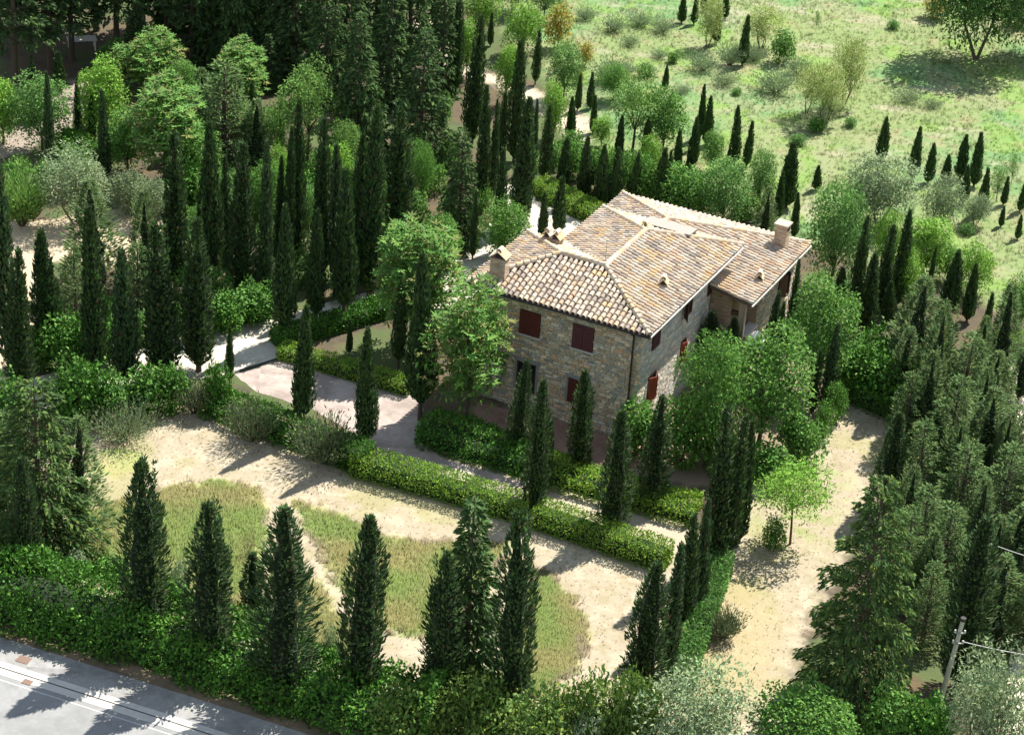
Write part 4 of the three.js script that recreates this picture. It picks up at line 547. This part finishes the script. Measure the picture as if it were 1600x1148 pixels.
const OAK = [broad(95, 6.5, 8, { cols: C.oak, nl: 24, n: 11000, len: 0.26, bare: 0.22, stems: 2, hollow: 0.7 })];
row(ASH, 'ash_tree', 'ash tree with reddish tips', 'overhanging the yard left of the house', 'ash tree', 'ashes left of the house', [[645, 556, 348, 146], [726, 668, 438, 130]]);
row(ASH, 'ash_tree', 'pale green ash tree', 'at upper left below the dark wood', 'ash tree', 'ashes at upper left', [[240, 150, 45, 104], [256, 285, 118, 128], [372, 170, 60, 86]]);
row(LIME, 'lime_tree', 'bright lime-green tree', 'at upper left', 'tree', 'bright trees at upper left', [[4, 225, 112, 76], [160, 220, 82, 78], [440, 330, 225, 52], [520, 320, 215, 50]]);
row(GRN, 'leafy_tree', 'rounded mid-green tree', 'in the planting at upper left', 'tree', 'mid-green trees at upper left', [[65, 235, 122, 98], [300, 300, 195, 88], [200, 270, 175, 80], [390, 250, 165, 70], [350, 360, 265, 70], [420, 360, 250, 64], [285, 170, 95, 60], [590, 360, 260, 54], [650, 300, 215, 50], [120, 300, 225, 50], [480, 380, 290, 54], [310, 400, 320, 60]]);
row(AIRY, 'airy_tree', 'yellow-green loose tree', 'before the dark wood, centre left', 'tree', 'yellow-green trees before the dark wood', [[480, 250, 90, 92], [540, 275, 182, 52], [430, 270, 150, 60]]);
row(GRN, 'leafy_tree', 'bright green tree', 'tucked behind the left wing of the house', 'tree', 'green trees behind the left wing', [[688, 425, 334, 66], [785, 415, 312, 82], [657, 320, 232, 36]]);
row(GRN, 'leafy_tree', 'dense dark-green tree', 'at the right side of the house', 'tree', 'dense trees right of the house', [[1100, 728, 516, 112, 'bushy fresh green tree leaning on the sunny right wall of the house'], [1184, 694, 512, 150], [1268, 612, 438, 118]]);
place([shrub(99, 2, 2.2, { cols: C.green, n: 2600, nl: 15, len: 0.17 })], 'garden_bush', 1000, 712, 634, 74, 'leafy bush at the foot of the house corner by the downpipe', 'bush');
row(LIME, 'lime_tree', 'bright tree', 'along the avenue above the house', 'tree', 'bright trees along the avenue', [[728, 125, 22, 44], [790, 165, 58, 46], [815, 85, 2, 62], [752, 50, -30, 66], [864, 220, 120, 44], [939, 230, 178, 32], [1015, 270, 212, 38]]);
row(GRN, 'leafy_tree', 'rounded green tree', 'on the slope above the avenue', 'tree', 'green trees above the avenue', [[880, 155, 66, 64], [1035, 240, 138, 78], [958, 155, 98, 48], [1110, 268, 205, 38], [800, 20, -60, 60], [850, 30, -40, 50]]);
row(AIRY, 'airy_tree', 'airy pale green tree with a thin stem', 'on the bank above the avenue cypresses', 'tree', 'g', [[988, 240, 108, 74]]);
row(GRN, 'leafy_tree', 'broad green tree', 'behind the roof of the right wing', 'tree', 'green trees behind the right wing', [[1126, 358, 250, 92], [1184, 330, 235, 52], [1296, 450, 288, 104]]);
row(LIME, 'lime_tree', 'yellow-tipped tree', 'in the belt below the meadow at right', 'tree', 'yellow-tipped trees below the meadow', [[1440, 440, 332, 76], [1380, 430, 330, 50], [1520, 460, 380, 66], [1412, 480, 390, 50]]);
row(GRN, 'leafy_tree', 'green bushy tree', 'at the right edge below the meadow', 'tree', 'green trees at the right edge', [[1590, 520, 430, 60], [1480, 440, 385, 44]]);
row(OLV, 'olive_tree', 'silvery olive', 'in the sandy plot at left', 'olive tree', 'olives in the left plot', [[118, 350, 242, 108], [198, 335, 266, 58], [236, 350, 278, 56], [412, 455, 395, 44]]);
row(OLV, 'olive_tree', 'silvery grey olive', 'at the foot of the meadow right of the roof', 'olive tree', 'olives at the foot of the meadow', [[1372, 352, 252, 112], [1466, 366, 274, 64], [1523, 352, 304, 44], [1345, 340, 265, 60]]);
row(OLV, 'olive_tree', 'pale silvery olive', 'in the bottom right corner before the pole', 'olive tree', 'g', [[1530, 1215, 1040, 140]]);
row(GRN, 'leafy_tree', 'bright leafy bush tree', 'at the bottom edge left of the cedar', 'tree', 'g', [[1245, 1215, 1078, 160]]);
row(OLV, 'silver_tree', 'pale blue-green leafy tree', 'at the bottom edge under the right lawn', 'tree', 'g', [[1075, 1215, 1062, 175]]);
row(WIL, 'willow_shrub', 'pale yellow willow', 'in the middle of the meadow', 'willow', 'pale willows on the meadow', [[1260, 176, 100, 46], [1288, 194, 102, 58], [1318, 164, 60, 54], [1190, 76, 10, 58]]);
row(WIL, 'willow_shrub', 'grey-green willow', 'by the young cypresses at the top of the meadow', 'willow', 'g', [[1105, 74, -5, 42]]);
row(OAK, 'oak_tree', 'spreading oak with a forked trunk', 'on the meadow in the top right corner', 'oak tree', 'g', [[1526, 92, -70, 150]]);
row(OAK, 'oak_tree', 'oak crown', 'half cut by the right picture edge beside the forked oak', 'oak tree', 'g', [[1622, 86, -30, 100]]);
const FLAT = [broad(89, 3.2, 3.6, { cols: C.lime, nl: 18, n: 3400, len: 0.15, wid: 0.4, bare: 0.42, lobe: 0.36, lower: 0.15, tr: 0.5 })];
row(FLAT, 'young_tree', 'flat-crowned young tree on a thin stem', 'on the grass beside a round evergreen bush', 'tree', 'g', [[1235, 850, 738, 142]]);
row(AIRY, 'young_tree', 'thin sapling', 'on the meadow near the right edge', 'sapling', 'thin saplings on the meadow', [[1557, 315, 252, 26], [1580, 290, 240, 16], [1275, 50, 15, 8]]);

// shrubs
const SHG = [shrub(101, 1.5, 1.8, { cols: C.laurel, mat: M.glossy, len: 0.17 }), shrub(102, 1.7, 1.6, { cols: C.green, len: 0.15 }), shrub(103, 1.3, 2, { cols: C.mid, len: 0.15 })];
const LAU = [shrub(104, 2.2, 2.4, { cols: C.laurel, mat: M.glossy, len: 0.21, n: 2300, nl: 14 }), shrub(105, 2, 2.2, { cols: C.laurel, mat: M.glossy, len: 0.2, n: 2200, nl: 13 })];
const MIX = [shrub(121, 2.2, 2.4, { cols: C.mixed, mat: M.glossy, len: 0.19, n: 2500, nl: 16 }), shrub(122, 2, 2.2, { cols: C.mixed, len: 0.17, n: 2500, nl: 15 })];
const SHY = [shrub(106, 1.5, 1.6, { cols: C.lime, len: 0.15 })], GRY = [shrub(107, 1.5, 1.8, { cols: C.grey, mat: M.silver, len: 0.15, wid: 0.42, n: 2100 }), shrub(108, 1.3, 1.9, { cols: C.grey, mat: M.silver, len: 0.15, wid: 0.42, n: 2100 })];
const ROS = [shoots(111, 1.9, 2.4, { cols: C.rosem, n: 2600, len: 0.17, wid: 0.14 }), shoots(112, 1.7, 2, { cols: C.rosem, n: 2300, len: 0.17, wid: 0.14, fan: 0.8 })], SIL = [shoots(118, 1.4, 1.9, { cols: C.grey, n: 1500, len: 0.15, wid: 0.16, fan: 1.05 }), shoots(119, 1.5, 1.6, { cols: C.grey, n: 1300, len: 0.15, wid: 0.16, fan: 1.0 })], FET = [shoots(113, 3, 2.6, { cols: C.feather, n: 2600, len: 0.3, wid: 0.1, fan: 0.7, mat: M.leaf })], BRM = [shrub(114, 2.4, 1.7, { cols: C.broom, len: 0.15 })], OLS = [shoots(115, 2, 2.6, { cols: C.olive, n: 2600, len: 0.15, wid: 0.14, fan: 1.0 })], DED = [shoots(116, 1.8, 1.2, { cols: C.dead, n: 240, len: 0.2, wid: 0.05, fan: 0.6 })];
row(OLS, 'olive_bush', 'vase-shaped grey olive bush on forked stems', 'at the upper left corner of the lawn', 'olive bush', 'g', [[192, 686, 612, 88]]);
row(ROS, 'rosemary_bush', 'grey-green twiggy bush', 'on the upper lawn edge before the yard hedge', 'bush', 'twiggy bushes along the lawn edge', [[303, 645, 573, 56], [395, 688, 608, 74], [506, 722, 634, 92]]);
row(LAU, 'laurel_bush', 'glossy laurel bush', 'in the belt between the drive and the lawn', 'laurel bush', 'laurel bushes below the drive', [[132, 655, 570, 80], [170, 660, 585, 60], [232, 645, 580, 66], [268, 640, 578, 52], [102, 650, 590, 46], [340, 645, 575, 40], [20, 670, 600, 70]]);
row(LAU, 'laurel_bush', 'dark laurel bush', 'beneath the cypresses on the far side of the drive', 'laurel bush', 'laurels under the drive cypresses', [[400, 500, 455, 62], [350, 515, 462, 60], [300, 528, 470, 50], [110, 580, 500, 70], [60, 575, 520, 50], [180, 565, 510, 50], [430, 480, 440, 40]]);
row(FET, 'tamarisk_bush', 'soft feathery green bush', 'beside the sandy track at left', 'bush', 'g', [[34, 352, 240, 92]]);
row(BRM, 'broom_bush', 'yellow flowering broom', 'near the avenue at the top of the meadow', 'broom bush', 'yellow brooms beside the avenue', [[868, 75, 5, 38], [913, 102, 64, 24], [905, 130, 108, 14]]);
row(BRM, 'broom_bush', 'yellow flowering broom', 'around the oak at top right', 'broom bush', 'yellow brooms at the oak', [[1462, 28, -15, 40], [1590, 40, 0, 40], [1560, 10, -35, 34]]);
row(SIL, 'silver_bush', 'silvery soft bush', 'dotted over the upper meadow', 'bush', 'silvery bushes on the upper meadow', [[1098, 110, 72, 40], [1140, 102, 55, 38], [1132, 133, 106, 34], [1212, 144, 98, 50], [1247, 115, 78, 36], [1178, 95, 62, 30], [950, 128, 78, 46], [975, 115, 92, 30], [1000, 40, 10, 36], [960, 48, 15, 34], [1035, 50, 20, 30], [915, 30, 2, 30], [1418, 158, 134, 36], [1456, 168, 148, 26], [1066, 145, 128, 22], [985, 70, 50, 26], [1030, 90, 72, 24]]);
row(SHG, 'green_bush', 'small green bush', 'on the upper meadow', 'bush', 'green bushes on the meadow', [[1222, 98, 50, 34], [1052, 98, 84, 16], [1150, 148, 138, 16], [1395, 45, 32, 20], [1275, 205, 186, 26], [1330, 198, 184, 20], [990, 160, 140, 24], [1010, 120, 100, 30], [1245, 225, 210, 26], [1510, 365, 350, 26]]);
row(SHG, 'green_bush', 'light green bush', 'in the thicket behind the avenue row of cypresses', 'bush', 'light green bushes behind the avenue row', [[900, 280, 225, 44], [925, 300, 235, 44], [950, 305, 235, 46], [975, 312, 240, 46], [1002, 318, 245, 48], [1060, 330, 262, 62], [1088, 345, 280, 56], [1020, 320, 262, 42], [1075, 310, 268, 46], [895, 245, 205, 34], [865, 262, 225, 30], [1160, 345, 300, 40], [1050, 285, 256, 40], [830, 275, 235, 24]]);
row(SHG, 'round_bush', 'clipped round evergreen bush', 'on the bare grass beside the flat-crowned young tree', 'bush', 'g', [[1208, 856, 812, 34]]);
row(ROS, 'grey_bush', 'low bluish bush', 'at the foot of the sloping hedge right of the lawn', 'bush', 'g', [[1130, 996, 938, 60]]);
row(SHG, 'garden_bush', 'leafy garden bush', 'edging the right garden path', 'bush', 'bushes edging the right garden path', [[1304, 660, 600, 32], [1284, 684, 630, 30, 'yellow-green bush edging the right garden path'], [1255, 722, 662, 54], [1235, 705, 650, 40], [1200, 748, 700, 70, 'spreading ground-cover bush under the dark tree right of the house']]);
row(CYF, 'conifer_bush', 'dark rounded evergreen', 'by the brick porch wall of the house', 'bush', 'evergreens in the house corner', [[1104, 594, 478, 36], [1136, 603, 494, 34]]);
row(GRY, 'silver_bush', 'small silvery bush', 'behind the roadside hedge at the edge of the lawn', 'bush', 'silvery bushes behind the roadside hedge', [[115, 910, 865, 40], [186, 935, 878, 34], [278, 970, 880, 40], [515, 1050, 985, 26]]);
row(DED, 'dry_shrub', 'leafless grey shrub', 'standing in the tall grass of the lawn', 'shrub', 'g', [[388, 870, 800, 32]]);
row(MIX, 'laurel_bush', 'bright laurel bush', 'along the bottom edge right of the roadside row', 'laurel bush', 'laurels along the bottom edge', [[690, 1150, 1072, 90], [740, 1160, 1060, 80], [780, 1175, 1095, 90], [860, 1190, 1080, 90], [920, 1195, 1066, 80], [975, 1195, 1060, 70], [630, 1170, 1085, 90], [1010, 1210, 1090, 60], [830, 1215, 1110, 90]]);
row(GRY, 'silver_bush', 'pale silvery bush', 'at the bottom edge among the laurels', 'bush', 'g', [[905, 1200, 1108, 80]]);
row(LAU, 'laurel_bush', 'shaded laurel', 'beneath the trees along the right side path', 'laurel bush', 'shaded laurels right of the path', [[1345, 620, 548, 70], [1385, 640, 565, 70], [1330, 600, 540, 50], [1420, 650, 590, 60], [1365, 590, 520, 60]]);
row(SHG, 'green_bush', 'dark leafy bush', 'at the bottom edge between cedar and olive', 'bush', 'bushes between cedar and olive', [[1385, 1180, 1085, 80], [1440, 1190, 1100, 80]]);
row(SHG, 'green_bush', 'mixed green bush', 'in the undergrowth at upper left', 'bush', 'undergrowth bushes at upper left', [[110, 240, 205, 50], [148, 248, 222, 24], [300, 320, 265, 60], [400, 340, 280, 60], [330, 330, 270, 50], [470, 330, 270, 50], [450, 290, 250, 50], [380, 320, 270, 40], [180, 110, 65, 50], [500, 290, 240, 40], [590, 330, 270, 40], [650, 360, 300, 40]]);

row(SHG, 'garden_bush', 'leafy bush', 'under the bushy tree by the right house wall', 'bush', 'bushes under the tree by the right house wall', [[1062, 722, 628, 84], [1122, 735, 655, 70]]);

const UND = [shrub(131, 1.4, 1.9, { cols: C.green, n: 1100, nl: 10, len: 0.18 }), shrub(132, 1.3, 1.7, { cols: C.mid, n: 1000, nl: 9, len: 0.18 })];
row(UND, 'green_bush', 'undergrowth bush', 'between the cypress trunks in the middle left', 'bush', 'undergrowth among the left cypresses', [[290, 470, 420, 46], [340, 480, 430, 48], [395, 490, 440, 46], [420, 400, 350, 40], [480, 450, 395, 46], [530, 470, 420, 44], [560, 420, 370, 40], [300, 410, 360, 40], [250, 420, 370, 44], [590, 450, 400, 44], [600, 400, 345, 40], [380, 370, 320, 40], [455, 380, 335, 38], [220, 540, 490, 44], [170, 520, 470, 44], [270, 520, 475, 44]]);
row(UND, 'green_bush', 'leafy low bush', 'on the ground among the upper left trees', 'bush', 'low bushes among the upper left trees', [[30, 290, 250, 46], [70, 290, 255, 40], [190, 240, 195, 46], [220, 320, 280, 44], [270, 330, 285, 44], [360, 210, 165, 44], [420, 210, 170, 40], [470, 260, 215, 40], [140, 200, 165, 36], [545, 300, 255, 40], [640, 250, 205, 36], [680, 300, 255, 36], [700, 260, 220, 34], [755, 330, 295, 30], [690, 190, 150, 34], [720, 290, 250, 34], [50, 190, 160, 36], [300, 200, 160, 40], [700, 340, 300, 36]]);

// hedges: leaves over a clipped block of twigs
function hedge(name, label, pts, hw, H, o = {}) {
  const { cols = C.box, mat = M.leaf, len = 0.105, dens = 300, rough = 0.08, wave = 0.25, seed = 1, lumps = 0 } = o, r = rngOf(seed * 31 + 7), g = new THREE.Group(), P = pts.map(([x, y]) => G(x, y)), f = new Heap(), core = new Heap();
  g.name = numbered(name); const o0 = P[0].clone(); g.position.copy(o0); P.forEach((p) => p.sub(o0));
  const seg = []; let tot = 0; for (let k = 0; k < P.length - 1; k++) { const L = P[k + 1].distanceTo(P[k]); seg.push([tot, L, P[k], P[k + 1].clone().sub(P[k]).normalize()]); tot += L; }
  const at = (s) => { let q = seg[0]; for (const t of seg) if (s >= t[0]) q = t; return [q[2].clone().addScaledVector(q[3], s - q[0]), q[3]]; };
  const hh = (s, w) => H * (1 + wave * (fbm(s * 0.7 + seed * 9, w * 0.8 + seed, 3) - 0.5) * 2 + lumps * (vn(s * 0.45 + seed * 5, w * 0.4) - 0.5)), ww = (s, y) => hw * (1 + wave * (vn(s * 0.8 + 30, y + seed) - 0.5) * 1.2) * (lumps ? 1.08 - 0.45 * Math.pow(y / (H * 1.3), 2) : 1);
  const n = Math.round(dens * tot * (2 * hw + 2 * H));
  for (let k = 0; k < n; k++) {
    const s = r() * tot, [c, d] = at(s), nx = -d.z, nz = d.x, u = r() * (2 * hw + 2 * H); let w, y, on;
    if (u < 2 * hw) { w = u - hw; y = hh(s, w); if (lumps) y *= 1 - 0.3 * Math.pow(Math.abs(w / hw), 2.5); on = V(0, 1, 0); } else { const sd = u < 2 * hw + H ? 1 : -1; y = r() * hh(s, sd * hw); w = sd * ww(s, y); on = V(nx * sd, 0.15, nz * sd); }
    const dp = Math.pow(r(), 2) * 0.3; w -= Math.sign(w) * (on.y < 0.5 ? dp * hw : 0); if (on.y > 0.5) y -= dp * 0.5;
    const x = c.x + nx * w + (r() - 0.5) * rough, z = c.z + nz * w + (r() - 0.5) * rough; y = Math.max(0.03, y + (r() - 0.5) * rough);
    const dd = on.clone().multiplyScalar(0.75).addScaledVector(rdir(r), 0.85).normalize(), sv = rdir(r).cross(dd).normalize(), L = len * (0.65 + 0.7 * r());
    f.leaf(x, y, z, dd, sv, L, L * 0.6, jit(r, cols[Math.floor(r() * cols.length)], 0.25), 0.2);
  }
  for (const e of [0, 1]) { const [c, d] = at(e * tot), ne = Math.round(dens * 2 * hw * H); for (let k = 0; k < ne; k++) { const w = (r() * 2 - 1) * hw, y = r() * hh(e * tot, w), sg = e ? 1 : -1, dd = d.clone().multiplyScalar(sg * 0.7).addScaledVector(rdir(r), 0.8).normalize(), L = len * (0.65 + 0.7 * r()); f.leaf(c.x - d.z * w + d.x * sg * 0.03, y + 0.03, c.z + d.x * w + d.z * sg * 0.03, dd, rdir(r).cross(dd).normalize(), L, L * 0.6, jit(r, cols[Math.floor(r() * cols.length)], 0.25), 0.2); } }
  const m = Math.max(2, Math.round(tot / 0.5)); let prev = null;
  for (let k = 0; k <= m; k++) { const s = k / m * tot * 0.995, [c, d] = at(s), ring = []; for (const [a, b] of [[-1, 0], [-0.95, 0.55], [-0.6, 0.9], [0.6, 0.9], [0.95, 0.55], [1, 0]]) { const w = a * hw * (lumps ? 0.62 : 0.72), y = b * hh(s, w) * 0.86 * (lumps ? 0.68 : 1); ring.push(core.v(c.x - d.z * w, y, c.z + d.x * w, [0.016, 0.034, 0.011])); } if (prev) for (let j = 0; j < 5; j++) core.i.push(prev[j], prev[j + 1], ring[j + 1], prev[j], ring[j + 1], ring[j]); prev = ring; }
  mesh('twigs', core.geo(), M.bark, g); mesh('foliage', f.geo(), mat, g); scene.add(shade(g)); return tag(g, label, 'hedge');
}
hedge('clipped_hedge', 'long low clipped box hedge between the lawn and the grassy path, left of the gap', [[556, 736], [690, 772], [822, 812]], 0.66, 1.12, { seed: 2, wave: 0.07 });
hedge('clipped_hedge', 'clipped box hedge continuing right of the cypress that stands in the gap', [[840, 818], [940, 852], [1040, 886]], 0.64, 1.12, { seed: 3, wave: 0.07 });
hedge('clipped_hedge', 'tall square hedge block at the left end of the long box hedge', [[548, 740], [570, 726]], 0.55, 1.45, { seed: 4, wave: 0.1, cols: C.laurel });
hedge('wide_hedge', 'wide bushy hedge under the front wall, left part beneath the ash', [[668, 682], [750, 708], [838, 736]], 1.15, 1.15, { seed: 5, lumps: 0.5, cols: C.laurel, mat: M.glossy, len: 0.15, dens: 170 });
hedge('wide_hedge', 'wide bushy hedge before the terrace, right part up to the cypress cluster', [[850, 742], [960, 775], [1084, 808]], 0.95, 1.0, { seed: 6, lumps: 0.5, len: 0.14, dens: 190 });
hedge('low_hedge', 'low clipped hedge bordering the paved yard in front of the shady bed', [[440, 556], [500, 574], [560, 592], [640, 614]], 0.5, 0.75, { seed: 7, wave: 0.16 });
hedge('low_hedge', 'dark low hedge along the gravel drive behind the shady bed', [[432, 540], [500, 520], [600, 490], [680, 460]], 0.6, 0.9, { seed: 8, cols: C.laurel, mat: M.glossy, len: 0.14 });
hedge('yard_hedge', 'bushy hedge between the lawn and the paved yard behind the twiggy bushes', [[330, 640], [400, 668], [470, 694], [552, 722]], 0.85, 1.15, { seed: 9, cols: C.laurel, mat: M.glossy, lumps: 0.6, len: 0.15, dens: 180 });
hedge('roadside_hedge', 'tall dense laurel hedge along the pavement at the bottom left', [[-60, 940], [60, 962], [200, 1000], [330, 1040], [470, 1085], [560, 1116], [680, 1150]], 1.55, 2.25, { seed: 10, cols: C.laurel, mat: M.glossy, lumps: 1.0, wave: 0.35, len: 0.18, dens: 175, rough: 0.3 });
hedge('sloping_hedge', 'narrow hedge running up between the lawn and the right garden path', [[1058, 1078], [1085, 1010], [1112, 930], [1125, 893]], 0.5, 1.1, { seed: 11, cols: C.mid, len: 0.14, wave: 0.2 });
hedge('avenue_hedge', 'clipped hedge on the right of the white avenue behind the roof', [[842, 298], [880, 320], [935, 348]], 0.7, 0.9, { seed: 12, cols: C.box, wave: 0.18 });
hedge('avenue_hedge', 'short clipped hedge near the right edge below the meadow trees', [[1555, 545], [1640, 560]], 0.7, 1.0, { seed: 13, wave: 0.12 });
hedge('low_hedge', 'small clipped hedge in the shade at upper left', [[95, 235], [140, 240]], 0.6, 0.9, { seed: 14 });
hedge('shade_hedge', 'dark hedge in deep shade at the far end of the right garden path', [[1312, 612], [1370, 640], [1410, 655]], 0.7, 1.2, { seed: 15, cols: C.green, lumps: 0.4 });

{ const h = new Heap(), e = [[232, 637], [252, 628], [275, 621], [298, 616]].map(([x, y]) => G(x, y, 0.04)); h.tube(e, 0.05, 0.05, 6, [0.5, 0.46, 0.4]); tag(mesh('edging_rail', h.geo(), M.vc, scene), 'pale low edging rail along the upper left edge of the lawn', 'edging'); }
// grass in tufts
function tuft(seed, n, H, spread) { const r = rngOf(seed), f = new Heap(); for (let k = 0; k < n; k++) { const a = r() * 6.28, q = Math.sqrt(r()) * spread, d = V((r() - 0.5) * 0.9, 1, (r() - 0.5) * 0.9).normalize(), s = rdir(r).cross(d).normalize(), L = H * (0.5 + 0.7 * r()), x = Math.cos(a) * q, z = Math.sin(a) * q, w = 0.012 + 0.012 * r(); const i0 = f.v(x - s.x * w, -0.01, z - s.z * w, [1, 1, 1]), i1 = f.v(x + s.x * w, -0.01, z + s.z * w, [1, 1, 1]), i2 = f.v(x + d.x * L, d.y * L, z + d.z * L, [1, 1, 1]); f.i.push(i0, i1, i2); } const g = f.geo(), nn = g.attributes.normal; for (let k = 0; k < nn.count; k++) nn.setXYZ(k, 0, 1, 0); return g; }
function meadowGrass(name, label, zone, count, seed, geo, colorAt) {
  const P = ZONE[zone], xs = P.map((p) => p[0]), zs = P.map((p) => p[1]), x0 = Math.max(-50, Math.min(...xs)), x1 = Math.min(50, Math.max(...xs)), z0 = Math.max(-170, Math.min(...zs)), z1 = Math.max(...zs), r = rngOf(seed), ms = [], cs = [], m = new THREE.Matrix4(), q = new THREE.Quaternion(), up = V(0, 1, 0);
  for (let k = 0; k < count; k++) { const x = x0 + r() * (x1 - x0), z = z0 + r() * (z1 - z0); if (ss(-0.4, 0.6, inside(P, x, z) + (fbm(x * 1.3, z * 1.3, 3) - 0.5) * 0.9) < r()) continue; const c = colorAt(x, z, r); if (!c) continue; const s = c[3] * (0.7 + 0.6 * r()); m.compose(V(x, 0, z), q.setFromAxisAngle(up, r() * 6.28), V(s, s * (0.8 + 0.5 * r()), s)); ms.push(m.clone()); cs.push(c); }
  const o = new THREE.InstancedMesh(geo, M.grass, ms.length), col = new THREE.Color(); ms.forEach((a, k) => { o.setMatrixAt(k, a); o.setColorAt(k, col.setRGB(cs[k][0], cs[k][1], cs[k][2])); });
  o.name = name; o.userData.kind = 'stuff'; o.userData.label = label; o.userData.category = 'grass'; o.receiveShadow = true; scene.add(o);
}
const T1 = tuft(1, 10, 0.22, 0.12), T2 = tuft(2, 8, 0.3, 0.18);
meadowGrass('meadow_grass', 'rough green and straw-coloured grass covering the meadow', 'meadow', 60000, 5, T2, (x, z, r) => { const c = groundColor(x, z), n = fbm(x * 0.5, z * 0.5, 3); if (r() > 0.3 + n * 0.7) return null; const k = 1.15 + 0.35 * r(); return [c[0] * k, c[1] * k, c[2] * k, 0.4 + n * 0.4]; });
for (const z of ['tallA', 'tallB', 'tallC', 'tallD']) meadowGrass('tall_grass', `patch of tall yellow-green grass in the ${{ tallA: 'left part of the lawn behind the front cypresses', tallB: 'middle of the lawn beside the mown track', tallC: 'right part of the lawn, brownish', tallD: 'strip of lawn left of the mown track' }[z]}`, z, 16000, 9 + z.charCodeAt(4), T1, (x, y, r) => { const c = groundColor(x, y), k = 1.1 + 0.25 * r(); return [c[0] * k, c[1] * k, c[2] * k, 0.8]; });
meadowGrass('dry_grass', 'thin dry mown grass over the pale lawn', 'lawn', 34000, 33, T1, (x, z, r) => { if (r() > 0.45) return null; const c = groundColor(x, z), k = 1.2 + 0.3 * r(); return [c[0] * k, c[1] * k, c[2] * k, 0.32]; });

scene.traverse((o) => { if (o.isMesh && o.name !== 'sky') { o.castShadow = true; o.receiveShadow = true; } });
renderer.render(scene, camera);
